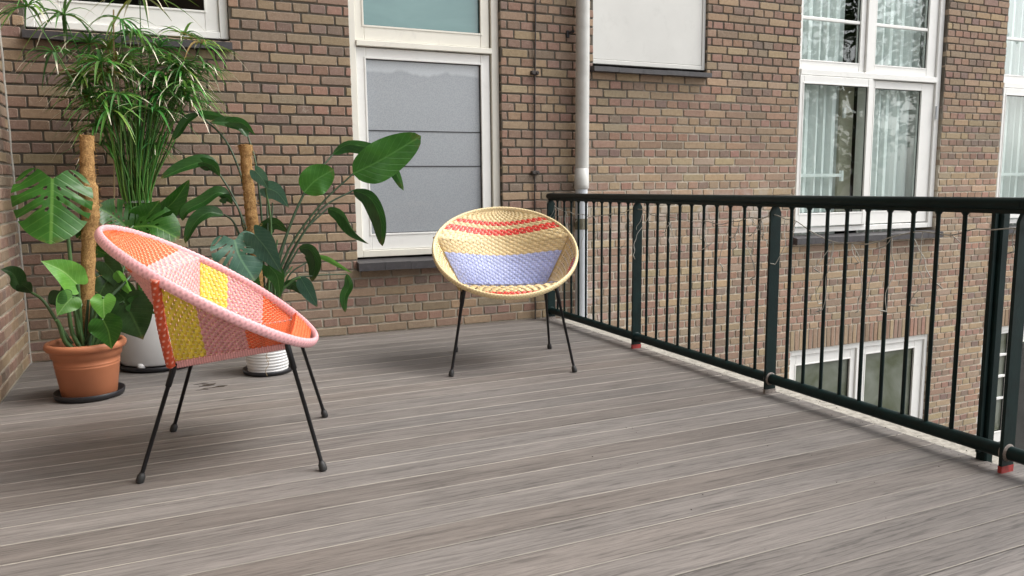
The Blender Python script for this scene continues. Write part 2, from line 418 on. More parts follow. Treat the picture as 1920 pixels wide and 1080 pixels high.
M_TREELEAF = plain('tree_foliage', (0.06, 0.10, 0.03), 0.6, 0.4, 2)

# ================================================================== the setting
gm = MB(); gm.add([(-200,-200,-3.3),(200,-200,-3.3),(200,200,-3.3),(-200,200,-3.3)], [(0,1,2,3)])
g = gm.build('ground', M_GROUND); g['kind'] = 'structure'

# ---- deck of composite boards running along the wall
deck = MB(); deck.box(-0.74, 2.70, -6.4, 0.03, -0.25, -0.034)
deck = deck.build('deck', M_CONC); deck['kind'] = 'structure'
X0, X1, PITCH = -0.748, 2.600, 0.1335
yb = -2.912 + PITCH*22
k = 0
while yb > -6.3:
    ya, yc = yb - 0.002, yb - PITCH + 0.002
    if ya > 0.0: ya = 0.004
    if yc < -0.01:
        x1 = X1 if yb > -3.40 else 2.72
        x1 -= rnd.uniform(0, 0.004); dz = rnd.uniform(-0.0006, 0.0006)
        c_ = 0.0019
        prof = [(ya,-0.03),(ya,-c_+dz),(ya-c_,dz),(yc+c_,dz),(yc,-c_+dz),(yc,-0.03)]
        v = [(x,y,z) for x in (X0,x1) for y,z in prof]
        f = [(j, j+1, j+7, j+6) for j in range(5)] + [(5,0,6,11), (0,5,4,3,2,1), (6,7,8,9,10,11)]
        mesh_obj('deck_board', v, f, [M_DECK, M_DECKEDGE], deck, mats=[0,1,0,1,0,0,0,0], loc=(0,(ya+yc)/2,0))
    yb -= PITCH
em = MB(); em.box(2.615, 2.80, -3.405, 0.0, -0.28, -0.010, b=0.006); em.box(2.74, 2.80, -6.4, -3.405, -0.28, -0.014, b=0.006)
e = em.build('deck_edge_kerb', M_CONC); e['kind'] = 'structure'
# crumbs of grit lying on the kerb and the deck edge: nobody could count them
gr = MB()
for i in range(420):
    y = -rnd.uniform(0.15, 3.6); x = rnd.gauss(2.60, 0.035) if rnd.random() < .8 else rnd.uniform(1.2, 2.6)
    z0 = -0.010 if x > 2.612 else 0.0; s_ = rnd.uniform(0.0012, 0.0042)
    if x > 2.6 and x < 2.616: continue
    a = rnd.random()*6
    gr.add([(x+s_*math.cos(a+j*2.1), y+s_*math.sin(a+j*2.1), z0) for j in range(3)] + [(x, y, z0+s_*rnd.uniform(.4,.9))], [(0,1,3),(1,2,3),(2,0,3)])
o = gr.build('grit', M_SOIL); o['kind'] = 'stuff'; o['label'] = 'dark grit and crumbs along the deck edge'; o['category'] = 'grit'

# ================================================================== brick walls
CH = 0.0625; HP = 0.104; SP = 0.208; J = 0.0105
def subtract(rects, op):
    out = []
    for (x0, x1, z0, z1) in rects:
        a0, a1, b0, b1 = max(x0, op[0]), min(x1, op[1]), max(z0, op[2]), min(z1, op[3])
        if a0 >= a1 or b0 >= b1: out.append((x0, x1, z0, z1)); continue
        if x0 < a0: out.append((x0, a0, z0, z1))
        if x1 > a1: out.append((a1, x1, z0, z1))
        if z0 < b0: out.append((a0, a1, z0, b0))
        if z1 > b1: out.append((a0, a1, b1, z1))
    return [r for r in out if r[1]-r[0] > 0.012 and r[3]-r[2] > 0.010]
def brick_tone(header, zone=0.0):
    r = rnd.random()
    if header:
        pal = [((.300,.195,.150),.42), ((.265,.182,.143),.25), ((.225,.170,.142),.13), ((.320,.240,.165),.20)]
    else:
        pal = [((.350,.272,.180),.44), ((.310,.218,.162),.26), ((.300,.240,.172),.20), ((.255,.190,.148),.10)]
    for c, p_ in pal:
        if r < p_: break
        r -= p_
    k = rnd.uniform(.87, 1.11) * (1 + .16*zone)
    return tuple(min(1, max(0, ch*k*h*rnd.uniform(.95, 1.05))) for ch, h in zip(c, (1.06, 1.025, 1.0)))
def brick_geo(x0, x1, z0, z1, back=0.055, face=0.0):
    """worn brick: eight-cornered face, sides running back into the wall (coords: across, out, up)"""
    jt = lambda s=0.0023: rnd.uniform(-s, s)
    w_, h_ = x1-x0, z1-z0; c = min(0.0045, w_*.25, h_*.25)*rnd.uniform(.3, 1.3)
    ring = [(x0+c, z0), (x1-c, z0), (x1, z0+c), (x1, z1-c), (x1-c, z1), (x0+c, z1), (x0, z1-c), (x0, z0+c)]
    ring = [(a+jt(), b+jt()) for a, b in ring]
    cx, cz = (x0+x1)/2, (z0+z1)/2; fy = face + rnd.uniform(-0.002, 0.0015); b = 0.0032
    tx, tz = rnd.uniform(-.012, .012), rnd.uniform(-.02, .02)
    v = []
    for a, d in ring: v.append((a + (b if a < cx else -b), fy + tx*(a-cx) + tz*(d-cz), d + (b if d < cz else -b)))
    for a, d in ring: v.append((a, fy+0.004, d))
    for a, d in ring: v.append((a, back, d))
    f = [tuple(range(8))]
    for r_ in (0, 8):
        for i in range(8): f.append((r_+i, r_+8+i, r_+8+(i+1) % 8, r_+(i+1) % 8))
    return v, f
def lay_bricks(x0, x1, z0, z1, ops, seed, extra=()):
    rects = []
    k0, k1 = math.floor(z0/CH), math.ceil(z1/CH)
    for k in range(k0, k1):
        header = k % 2 == 1; pit = HP if header else SP
        ph = {0: 0.0, 1: 0.052, 2: 0.104, 3: 0.052}[k % 4] + seed + rnd.uniform(-.006, .006)
        a = x0 - ((x0-ph) % pit); row = []
        while a < x1:
            wdt = pit
            b0, b1 = max(a, x0), min(a+wdt, x1)
            if not header and rnd.random() < .07: row += [(a, a+HP), (a+HP, a+SP)]
            else: row.append((a, a+wdt))
            a += wdt
        zj = rnd.uniform(-.0012, .0012)
        for a, b in row:
            a2, b2 = max(a + J/2 + rnd.uniform(-.0015,.0015), x0), min(b - J/2 + rnd.uniform(-.0015,.0015), x1)
            if b2-a2 < .015: continue
            rs = [(a2, b2, k*CH+J/2+zj, (k+1)*CH-J/2+zj)]
            for op in ops: rs = subtract(rs, op)
            rects += [(r, header) for r in rs]
    return rects
def make_bricks(parent, rects, to_world, zone, back=0.055):
    items = []
    for (r, header) in rects:
        x0, x1, z0, z1 = r; c = to_world((x0+x1)/2, 0, (z0+z1)/2)
        px, py, d = project(c)
        vis = d > .3 and -10 < px < 1930 and -10 < py < 1090
        area = (x1-x0)*(z1-z0)/(d*d) * max(0.02, abs((c-CAM).normalized().dot((to_world(0,1,0)-to_world(0,0,0))))) if vis else 0
        items.append((area, r, header, c))
    items.sort(key=lambda t: -t[0])
    rest = MB()
    for n, (area, r, header, c) in enumerate(items):
        v, f = brick_geo(*r, back=back); col = brick_tone(header, zone(c))
        vw = [to_world(*q) for q in v]
        rim_ = tuple(.5*a_ + .5*b_ for a_, b_ in zip(col, (.40, .36, .29)))
        cl_ = [col]*8 + [rim_]*8 + [col]*8
        if n < 300 and area > 0: mesh_obj('brick', vw, f, M_BRICK, parent, cols=cl_, loc=tuple(c))
        else: rest.add(vw, f, col); rest.c[-24:] = cl_
    o = rest.build('brickwork', M_BRICK, parent); o['kind'] = 'stuff'
    return o

# ---- openings of the back wall: (x0, x1, z0, z1)
TOPZ = 3.3
O_LEFT  = (-0.632, 0.432, 1.862, TOPZ); O_MID = (1.158, 2.216, 0.486, TOPZ); O_PANEL = (2.955, 3.990, 1.846, TOPZ)
O_RIGHT = (4.950, 6.728, 0.500, TOPZ); O_FAR = (7.575, 9.35, 0.480, TOPZ)
O_LOW   = (4.965, 6.745, -2.0, -0.495); O_FARLOW = (7.535, 9.35, -3.3, -0.515)
OPS = [O_LEFT, O_MID, O_PANEL, O_RIGHT, O_FAR, O_LOW, O_FARLOW]
SOLD = [(4.955, 6.75, -0.495, -0.312), (7.53, 9.35, -0.515, -0.332)]
bld = empty('brick_building', (4, 0, 0)); bld.location = (0, 0, 0)
tag(bld, 'brown brick building wall with cream windows filling the background', 'building')
XL, XR, ZB, ZT = -0.75, 9.8, -2.75, 3.3
rects = lay_bricks(XL+0.002, XR, ZB, ZT, OPS+SOLD, 0.03)
for (a, b, z0, z1) in SOLD:                      # soldier courses: bricks standing on end
    x = a
    while x < b-0.02:
        rects.append(((x+.005, min(x+.0525, b)-.004, z0+.004, z1-.005), rnd.random() < .3)); x += 0.0535
make_bricks(bld, rects, lambda x, y, z: Vector((x, y, z)), lambda c: 1.0 if c.x > 2.9 and c.z < 1.2 else 0.0)
# mortar bed behind the bricks: one sheet with the openings left out, reveals turned inward
mm = MB()
xs = sorted(set([XL, XR] + [v for o in OPS for v in o[:2]])); zs = sorted(set([-3.3, ZT, 9.0] + [v for o in OPS for v in o[2:]]))
for i in range(len(xs)-1):
    for j in range(len(zs)-1):
        cx, cz = (xs[i]+xs[i+1])/2, (zs[j]+zs[j+1])/2
        if any(o[0] < cx < o[1] and o[2] < cz < o[3] for o in OPS): continue
        mm.add([(xs[i],.0065,zs[j]),(xs[i+1],.0065,zs[j]),(xs[i+1],.0065,zs[j+1]),(xs[i],.0065,zs[j+1])], [(0,1,2,3)])
for (a, b, z0, z1) in OPS:
    mm.add([(a,.0065,z0),(a,.0065,z1),(a,.3,z1),(a,.3,z0)], [(0,1,2,3)]); mm.add([(b,.0065,z0),(b,.3,z0),(b,.3,z1),(b,.0065,z1)], [(0,1,2,3)])
    mm.add([(a,.0065,z0),(a,.3,z0),(b,.3,z0),(b,.0065,z0)], [(0,1,2,3)]); mm.add([(a,.0065,z1),(b,.0065,z1),(b,.3,z1),(a,.3,z1)], [(0,1,2,3)])
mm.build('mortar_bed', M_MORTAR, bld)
# the rooms behind the openings, and the plain wall above the frame
rm = MB()
for (a, b, z0, z1) in OPS: 
    y0, y1 = 0.301, 2.2
    rm.add([(a-.5,y1,z0-.3),(b+.5,y1,z0-.3),(b+.5,y1,z1+.01),(a-.5,y1,z1+.01)], [(0,1,2,3)])
    for xx in (a-.5, b+.5): rm.add([(xx,y0,z0-.3),(xx,y1,z0-.3),(xx,y1,z1),(xx,y0,z1)], [(0,1,2,3)])
    rm.add([(a-.5,y0,z0-.3),(b+.5,y0,z0-.3),(b+.5,y1,z0-.3),(a-.5,y1,z0-.3)], [(0,1,2,3)])
    rm.add([(a-.5,y0,z1),(b+.5,y0,z1),(b+.5,y1,z1),(a-.5,y1,z1)], [(0,1,2,3)])
rm.build('room_shell', M_DARK, bld)
up = MB(); up.box(XL-.3, XR, 0.0, 0.3, ZT+.004, 9.0); up.build('upper_wall', plain('upper_brickwork', (.24,.17,.13), .9, .2, 6), bld)

# ---- side wall on the left
side = empty('side_wall'); tag(side, 'brick side wall at the left edge, seen at a steep angle', 'wall')
TS = lambda x, y, z: Vector((-0.75 - y, -x, z))     # across -> towards the camera, out -> +X
rs = lay_bricks(0.006, 3.2, 0.0, 2.9, [], 0.05)
make_bricks(side, rs, TS, lambda c: 0.0, back=0.045)
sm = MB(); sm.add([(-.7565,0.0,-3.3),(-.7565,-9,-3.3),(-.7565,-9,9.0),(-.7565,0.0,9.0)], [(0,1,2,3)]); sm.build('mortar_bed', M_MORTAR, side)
sm = MB(); sm.box(-1.1, -.80, -9, 0.0, -3.3, 9.0); sm.box(-1.12,-.752,-9,-3.21,-3.3,8.99); sm.build('wall_body', M_MORTAR, side)  # unseen upper part raised to shut out sky and darken the left side
bd = MB(); bd.tube([(-.749+rnd.uniform(-.002,.002), -.004, z*.1) for z in range(0, 33)], .0075, 6); bd.build('corner_bead', M_BEAD, side, True)

# ================================================================== windows (parts of the building)
def framebox(mb, x0, x1, z0, z1, y0, y1, l, r, b, t, bev=.003):
    """four members of a frame, butted: stiles full height, rails between them"""
    if l: mb.box(x0, x0+l, y0, y1, z0, z1, b=bev)
    if r: mb.box(x1-r, x1, y0, y1, z0, z1, b=bev)
    if b: mb.box(x0+l, x1-r, y0+.001, y1, z0, z0+b, b=bev)
    if t: mb.box(x0+l, x1-r, y0+.001, y1, z1-t, z1, b=bev)
def pane(parent, x0, x1, z0, z1, y, mat, name='pane'):
    mb = MB(); mb.box(x0, x1, y, y+.005, z0, z1); return mb.build(name, mat, parent)
def sash(parent, x0, x1, z0, z1, gx0, gx1, gz0, gz1, y, mat, gmat, bars=(), name='sash', glass='pane', lip=.012):
    mb = MB(); framebox(mb, x0, x1, z0, z1, y, y+.045, gx0-x0, x1-gx1, gz0-z0, z1-gz1)
    q = .012                                      # glazing bead round the pane
    framebox(mb, gx0-q, gx1+q, gz0-q, gz1+q, y-.004, y+.002, q, q, q, q, .0015)
    for zb in bars: mb.box(gx0, gx1, y+.004, y+.036, zb-.013, zb+.013, b=.003)
    mb.build(name, mat, parent)
    gk = MB(); framebox(gk, gx0-.001, gx1+.001, gz0-.001, gz1+.001, y+.0125, y+.021, .005, .005, .005, .005, 0); gk.build('gasket', M_RUBBER, parent)
    pane(parent, gx0, gx1, gz0, gz1, y+.022, gmat, glass)
def sill(parent, x0, x1, z0, z1, y0, n):
    wd = (x1-x0)/n
    for i in range(n):
        a, b = x0+i*wd+.0008, x0+(i+1)*wd-.0008; h = rnd.uniform(-.0012, .0012)
        v = [(a,y0,z0+h),(b,y0,z0+h),(b,.05,z0+h),(a,.05,z0+h),(a,y0,z1-.018+h),(b,y0,z1-.018+h),(b,.05,z1+h),(a,.05,z1+h)]
        mesh_obj('sill_tile', v, [(0,3,2,1),(4,5,6,7),(0,1,5,4),(1,2,6,5),(2,3,7,6),(3,0,4,7)], M_SLATE, parent, loc=((a+b)/2,0,z0))
YF = 0.036                                      # face of the outer frames, set back in the brickwork
# middle window: fixed teal light above, privacy-filmed light below
fm = MB(); framebox(fm, 1.160, 2.214, 0.513, TOPZ, YF, YF+.09, .046, .056, .045, 0)
fm.box(1.206, 2.158, YF-.010, YF+.09, 1.893, 1.930, b=.003)
wm = fm.build('window', M_CREAM, bld); wm['label'] = 'cream window with teal top light and grey filmed lower pane'
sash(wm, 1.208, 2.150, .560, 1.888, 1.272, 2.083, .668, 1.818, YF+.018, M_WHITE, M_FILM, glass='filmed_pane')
for z_ in (1.356, 1.120):
    b_ = MB(); b_.box(1.272, 2.083, YF+.0365, YF+.0405, z_-.003, z_+.003); b_.build('film_seam', M_RUBBER, wm)
sash(wm, 1.208, 2.150, 1.934, TOPZ, 1.266, 2.085, 2.030, TOPZ-.06, YF+.018, M_CREAM, M_TEAL, glass='teal_pane')
sill(wm, 1.150, 2.216, .430, .500, -.066, 6)
# left window, only its foot in view
fm = MB(); framebox(fm, -.630, .430, 1.880, TOPZ, YF, YF+.09, .045, .050, .040, 0)
wl_ = fm.build('window', M_WHITE, bld); wl_['label'] = 'white framed window with dark pane above the tall plant'
sash(wl_, -.583, .378, 1.922, TOPZ, -.455, .300, 2.042, TOPZ-.06, YF+.016, M_WHITE, M_GLASS_FLAT)
sill(wl_, -.640, .440, 1.806, 1.866, -.055, 6)
# blind window closed with a painted panel
fm = MB(); framebox(fm, 2.957, 3.987, 1.872, TOPZ, YF-.012, YF+.06, .010, .030, .032, 0)
wp = fm.build('blind_window', M_PANEL, bld); wp['label'] = 'window opening closed off with a grey white panel'
b_ = MB(); b_.box(2.968, 3.956, YF-.006, YF+.04, 1.906, TOPZ, b=.003); b_.build('panel', M_PANEL, wp)
sill(wp, 2.930, 3.992, 1.806, 1.858, -.062, 5)
# right window: four lights
def big_window(x0, dx, label):
    X = lambda v: v + dx
    fm = MB(); framebox(fm, X(4.953), X(6.725), .545, TOPZ, YF, YF+.10, .040, .060, .045, 0)
    fm.box(X(5.755), X(5.850), YF, YF+.10, 1.940, TOPZ, b=.003)
    fm.box(X(4.993), X(6.665), YF-.012, YF+.10, 1.890, 1.939, b=.003)
    fm.box(X(5.775), X(5.845), YF+.004, YF+.10, .590, 1.889, b=.003)
    wr = fm.build('window', M_WHITE, bld); wr['label'] = label
    sash(wr, X(4.995), X(5.752), 1.942, TOPZ, X(5.018), X(5.690), 2.020, TOPZ-.05, YF+.02, M_WHITE, M_GLASS, (2.366,))
    sash(wr, X(5.853), X(6.662), 1.942, TOPZ, X(5.880), X(6.545), 2.020, TOPZ-.05, YF+.02, M_WHITE, M_GLASS, (2.366,))
    sash(wr, X(4.975), X(5.830), .600, 1.884, X(5.020), X(5.770), .715, 1.815, YF-.022, M_WHITE, M_GLASS)      # casement standing a little proud
    sash(wr, X(5.848), X(6.662), .600, 1.884, X(5.900), X(6.500), .715, 1.815, YF+.02, M_WHITE, M_GLASS)
    hg = MB(); hg.tube([(X(6.68), YF-.008, 1.56), (X(6.68), YF-.008, 1.68)], .009, 8); hg.build('hinge', M_PVC, wr)
    rl = MB(); rl.box(X(5.0), X(5.60), .115, .130, 1.030, 1.058); rl.box(X(5.60), X(5.625), .112, .14, .99, 1.085); rl.build('safety_bar', M_CURT, wr)
    cat = MB(); cat.tube([(X(5.72), .10, 1.60), (X(5.66), .09, 1.615), (X(5.60), .10, 1.66)], .008, 6); cat.box(X(5.585), X(5.61), .10, .12, 1.55, 1.64); cat.build('casement_stay', M_ZINC, wr)
    sh_ = MB(); sh_.box(X(5.60), X(5.76), .155, .185, .60, 1.86, b=.004); sh_.build('inner_casement', M_BEIGE, wr)
    sill(wr, X(4.935), X(6.755), .452, .522, -.064, 9)
    return wr
big_window(0, 0, 'white four-light window with mint curtains and one casement ajar')
big_window(0, 2.624, 'white window at the right edge beyond the brick pier')
# lower window seen through the railing
fm = MB(); framebox(fm, 4.968, 6.742, -2.0, -.497, YF-.012, YF+.09, .030, .040, .06, .050)
fm.box(5.800, 5.868, YF-.012, YF+.09, -1.94, -.548, b=.003)
w4 = fm.build('window', M_WHITE, bld); w4['label'] = 'white two-light window below, seen through the railing bars'
sash(w4, 5.000, 5.798, -1.93, -.550, 5.075, 5.735, -1.85, -.645, YF+.006, M_WHITE, M_PAINTREFL)
sash(w4, 5.870, 6.700, -1.93, -.550, 5.935, 6.585, -1.85, -.625, YF+.006, M_WHITE, M_PAINTREFL)
# far lower shop-front window behind the newel post
fm = MB(); framebox(fm, 7.540, 9.30, -3.2, -.520, YF-.012, YF+.09, .030, .05, .06, .045)
w5 = fm.build('window', M_WHITE, bld); w5['label'] = 'lower glazed door with white bars behind the corner post'
sash(w5, 7.572, 8.05, -1.78, -.567, 7.60, 8.00, -1.66, -.60, YF+.006, M_WHITE, M_PAINTREFL, (-.83, -1.06, -1.30))
b_ = MB(); b_.box(7.572, 8.05, YF+.004, YF+.05, -3.1, -1.785, b=.003); b_.build('door_panel', M_GREEN2, w5)
sash(w5, 8.08, 9.24, -3.1, -.567, 8.22, 9.1, -2.95, -.72, YF+.006, M_WHITE, M_GLASS_FLAT)

# ---- curtains hanging behind the panes
def curtain(x0, x1, z0, z1, y, label, seed):
    rr = random.Random(seed); v = []; f = []; xs = []; x = x0
    while x < x1:
        wd = rr.uniform(.085, .15); xs += [(x, 0.0), (x+wd*.35, .012), (x+wd*.72, .085*rr.uniform(.7, 1)), (x+wd*.84, .03)]; x += wd
    n = len(xs)
    for j, z in enumerate((z0, (z0+z1)/2, z1)):
        for x, d in xs: v.append((x, y + d*(1.1-.2*j), z))
    for j in range(2):
        for i in range(n-1): f.append((j*n+i, j*n+i+1, (j+1)*n+i+1, (j+1)*n+i))
    o = mesh_obj('curtain', v, f, M_CURT)
    md = o.modifiers.new('thick', 'SOLIDIFY'); md.thickness = .003
    tag(o, label, 'curtain', 'curtains behind the upper windows'); return o
curtain(4.97, 5.60, .5, 3.25, .150, 'pale mint pleated curtain in the left half of the four-light window', 3)
curtain(5.86, 6.60, .5, 3.25, .150, 'pale mint pleated curtain in the right half of the four-light window', 4)
curtain(7.60, 9.3, .5, 3.25, .150, 'pale mint curtain in the window at the right edge', 5)

# ================================================================== fixtures on the wall
dp = empty('drainpipe', (2.815, -.075, 0)); tag(dp, 'grey drainpipe on the brick wall with a pale lower length', 'drainpipe')
b_ = MB(); b_.tube([(2.820, -.075, 1.05), (2.824, -.075, 2.0), (2.826, -.075, 5)], .050, 20); b_.build('upper_pipe', M_ZINC, dp, True).matrix_parent_inverse = dp.matrix_world.inverted()
b_ = MB(); b_.tube([(2.812, -.075, -3.3), (2.816, -.075, .985)], .046, 20); b_.build('lower_pipe', M_PVC, dp, True)
b_ = MB(); b_.tube([(2.816, -.075, .950), (2.816, -.075, .958), (2.816,-.075,.985), (2.818, -.075, 1.10), (2.818,-.075,1.102)], [.047, .055, .055, .0515, .048], 20); b_.build('socket', M_ZINC, dp, True)
b_ = MB(); b_.tube([(2.815, -.075, .655), (2.815, -.075, .735)], .0475, 20); b_.box(2.80, 2.83, -.03, .004, .68, .71); b_.build('olive_band', M_OLIVE, dp)
for ch in dp.children: ch.matrix_parent_inverse = Matrix.Translation((-2.815, .075, 0))
wc = empty('wall_cable'); tag(wc, 'thin brown vertical cable clipped to the bricks beside the drainpipe', 'cable')
b_ = MB(); b_.tube([(2.462, -.012, .0), (2.464, -.010, .8), (2.470, -.012, 1.6), (2.482, -.010, 2.3), (2.49, -.012, 3.5)], .0055, 8); b_.build('cable', M_CABLE, wc, True)
for z_ in (1.775, 1.072):
    b_ = MB(); b_.box(2.440, 2.500, -.022, .002, z_-.014, z_+.014, b=.004); b_.tube([(2.452, -.03, z_), (2.452, 0, z_)], .010, 6); b_.tube([(2.487, -.03, z_), (2.487, 0, z_)], .010, 6); b_.build('clip', M_CABLE, wc)
wb = MB(); wb.tube([(2.765, -.05, 2.075), (2.74, .005, 2.06)], .010, 6); wb.box(2.728, 2.752, -.014, .004, 2.035, 2.085, b=.003)
tag(wb.build('wall_hook', M_RUBBER), 'small black wall hook in the bricks left of the drainpipe', 'hook')

# ================================================================== balustrade
RX = 2.553
bal = empty('balustrade', (RX, -3, 0)); bal.location = (0, 0, 0)
tag(bal, 'dark green metal railing with thin vertical bars along the deck', 'railing')
b_ = MB(); b_.tube([(RX, -.050, .893), (RX, -.060, .903), (RX, -3.470, .9045)], [.014, .0215, .0215], 16); b_.build('top_rail', M_GREEN, bal, True)
b_ = MB(); b_.tube([(RX, -3.472, .9045), (RX, -6.3, .9045)], .0225, 16); b_.build('top_rail', M_GREEN, bal, True)
b_ = MB(); b_.box(RX-.012, RX+.012, -6.3, -.075, .872, .886); b_.build('rail_flat', M_GREEN, bal)
PY = [-.095, -1.218, -2.350, -3.478, -4.61, -5.74]
for i, y in enumerate(PY):
    x0, x1 = RX-.030, RX+.030; t_ = .006
    zt = .876 if i else .876
    v = [(x0,-t_,.0),(x1,-t_,.0),(x1,-t_,zt-.028),(x1-.016,-t_,zt),(x0+.016,-t_,zt),(x0,-t_,zt-.028)]
    v = [(a, y+b, c) for a, b, c in v] + [(a, y+t_, c) for a, b, c in v]
    f = [(0,1,2,3,4,5), (11,10,9,8,7,6)] + [(j, j+6, (j+1)%6+6, (j+1)%6) for j in range(6)]
    po = mesh_obj('post', v, f, M_GREEN2, bal, loc=(RX, y, 0))
    b_ = MB(); b_.box(-.031, .031, -t_-.001, t_+.001, -.006, .024 if i != 2 else .02); b_.build('painted_foot', M_RED if i in (1, 3) else M_WELD, po)
    b_ = MB()
    for sgn in (-1, 1):
        b_.tube([(0, sgn*t_, .069), (0, sgn*(t_+.007), .069)], [.031, .026], 14)
    w_ = b_.build('weld', M_WELD if i in (2, 3) else M_GREEN2, po, True)
    for s_, z_ in ((-1, .30), (1, .78)) if i == 0 else ():
        b_ = MB(); b_.tube([(0, -t_, z_), (0, -t_-.008, z_)], .009, 6); b_.build('bolt', M_GREEN2, po)
for a, b in zip(PY[:-1], PY[1:]):
    b_ = MB(); b_.tube([(RX, a-.007, .0695), (RX, b+.007, .0695)], .0245, 14); b_.build('bottom_rail', M_GREEN2, bal, True)
    n = 11
    for j in range(1, n):
        y = a + (b-a)*j/n
        if -3.42 < y < -3.34: continue
        b_ = MB(); b_.tube([(RX, y, .080), (RX, y, .875)], .0078, 8)
        for z_, r_ in ((.885, 1), (.866, -1)): pass
        b_.tube([(RX, y, .876), (RX, y, .862)], [.016, .008], 8); b_.build('baluster', M_GREEN, bal, True)
# heavier newel bolted to the outside of the railing
b_ = MB(); b_.box(RX+.034, RX+.074, -3.385, -3.345, -.4, .880, b=.005); b_.box(RX+.012, RX+.033, -3.372, -3.358, .03, .878, b=.002); b_.build('newel', M_GREEN2, bal)

# ---- string of fairy lights wound along the railing
sl_ = empty('fairy_lights'); tag(sl_, 'tangled grey wire of unlit fairy lights hanging under the top rail', 'fairy lights')
wy = random.Random(21)
pts = []; y = -.14
while y > -3.60:
    sag = .845 - .055*abs(math.sin((y+.1)*2.8)) - wy.uniform(0, .02)
    if -2.5 > y > -3.0: sag -= .05*math.sin((y+2.5)/-.5*math.pi)
    pts.append((RX + wy.uniform(-.016, .016), y, sag)); y -= wy.uniform(.05, .11)
b_ = MB(); b_.tube(spline(pts, 160), .0024, 5); b_.build('main_wire', M_WIRE, sl_, True)
for k in range(54):
    i = wy.randrange(len(pts)); q = Vector(pts[i]); L = wy.choice((.05, .09, .14, .22, .30)); ln = [q]
    n = max(2, int(L/.035)); d = Vector((wy.uniform(-.3, .3), wy.uniform(-.5, .5), -1)).normalized()
    for j in range(n):
        d = (d + Vector((wy.uniform(-.5, .5), wy.uniform(-.6, .6), wy.uniform(-.7, .15)))).normalized()
        ln.append(ln[-1] + d*L/n)
    b_ = MB(); b_.tube(spline(ln, n*3+2), .0016, 4)
    e_ = ln[-1]; dd = Vector((wy.uniform(-.6, .6), wy.uniform(-1, 1), wy.uniform(-.6, .2))).normalized()
    b_.tube([e_, e_ + dd*.012, e_ + dd*.030], [.0020, .0033, .0018], 5); b_.build('drop_wire', M_WIRE, sl_, True)

# ================================================================== wicker chairs
RU, RW, TI, BOW, UC, ZC = .4174, .4011, R(31.43), .0077, -.0367, .6281
def ringp(t, off=0.0):
    c, s = math.cos(t), math.sin(t)
    return Vector((UC + (RU+off)*c*math.cos(TI) + BOW*s*s*math.sin(TI), (RW+off)*s, ZC - (RU+off)*c*math.sin(TI) + BOW*s*s*math.cos(TI)))
def ring_at_u(u, sg):
    lo, hi = 0.0, math.pi
    for _ in range(40):
        m = (lo+hi)/2
        if ringp(m).x > u: lo = m
        else: hi = m
    p = ringp(lo); return Vector((p.x, sg*p.y, p.z)), lo
def ring_at_z(z, sg):
    lo, hi = 0.0, math.pi
    for _ in range(40):
        m = (lo+hi)/2
        if ringp(m).z < z: lo = m
        else: hi = m
    p = ringp(lo); return Vector((p.x, sg*p.y, p.z))
UB = -.140
def corner(sg): return Vector((UB, sg*.240, .400))
def front(sg):
    p, t = ring_at_u(.228, sg); return Vector((.228, sg*.245, .446))
def braid_top(sg): return ring_at_u(UB, sg)[0]
def weave(name, rows, cell, tone, warp_tone, parent, amp=.0034, fill=1.16, flip=False):
    """rows: list of callables a in 0..1 -> (point); weft ribbons pass over and under warp strips"""
    G = []; lev = [r_[1] for r_ in rows]; rows = [r_[0] for r_ in rows]
    pl_ = sum((rows[len(rows)//2]((i+1)/8)-rows[len(rows)//2](i/8)).length for i in range(8))
    nc = max(4, int(pl_/cell)); n = nc*2+1
    for r_ in rows: G.append([r_(i/(n-1)) for i in range(n)])
    m = len(G); V = []; Fc = []; Cc = []
    def nrm(j, i):
        a = G[j][min(i+1, n-1)] - G[j][max(i-1, 0)]; b = G[min(j+1, m-1)][i] - G[max(j-1, 0)][i]
        k_ = a.cross(b)
        if k_.length < 1e-9: return Vector((0, 0, 1)), b
        return k_.normalized() * (-1 if flip else 1), b
    for j in range(m):
        base = len(V); ok = (G[j][-1]-G[j][0]).length > .004
        if not ok: continue
        rowk = rnd.uniform(.90, 1.06)
        for i in range(n):
            N, b = nrm(j, i); hb = b*(.25*fill if 0 < j < m-1 else .5*fill)
            if hb.length > .011: hb *= .011/hb.length
            ph = (i//1) % 4; o_ = (0, amp, 0, -amp)[(i + 2*(j % 2)) % 4]
            c = G[j][i] + N*(o_*rnd.uniform(.75, 1.2)); col = tone(G[j][i], i/(n-1), lev[j])
            k_ = rnd.uniform(.84, 1.08)*rowk; col = tuple(x*k_ for x in col)
            V += [c - hb - N*.0012, c + N*.0012, c + hb - N*.0012]; Cc += [col, col, col]
            if i:
                q = base + 3*i
                Fc += [(q-3, q, q+1, q-2), (q-2, q+1, q+2, q-1)]
    for ic in range(nc):                                # warp strips
        i = 2*ic+1; base = len(V)
        for j in range(m):
            N, b = nrm(j, i); a = (G[j][i+1]-G[j][i-1])*.09
            if a.length > .0023: a *= .0023/a.length
            o_ = -(0, amp, 0, -amp)[(i + 2*(j % 2)) % 4]
            c = G[j][i] + N*o_*.9
            V += [c-a, c+a]; wt = warp_tone(lev[j], G[j][i]); Cc += [wt, wt]
            if j: q = base + 2*j; Fc.append((q-2, q-1, q+1, q))
    return mesh_obj(name, V, Fc, M_WEAVE, parent, True, Cc)
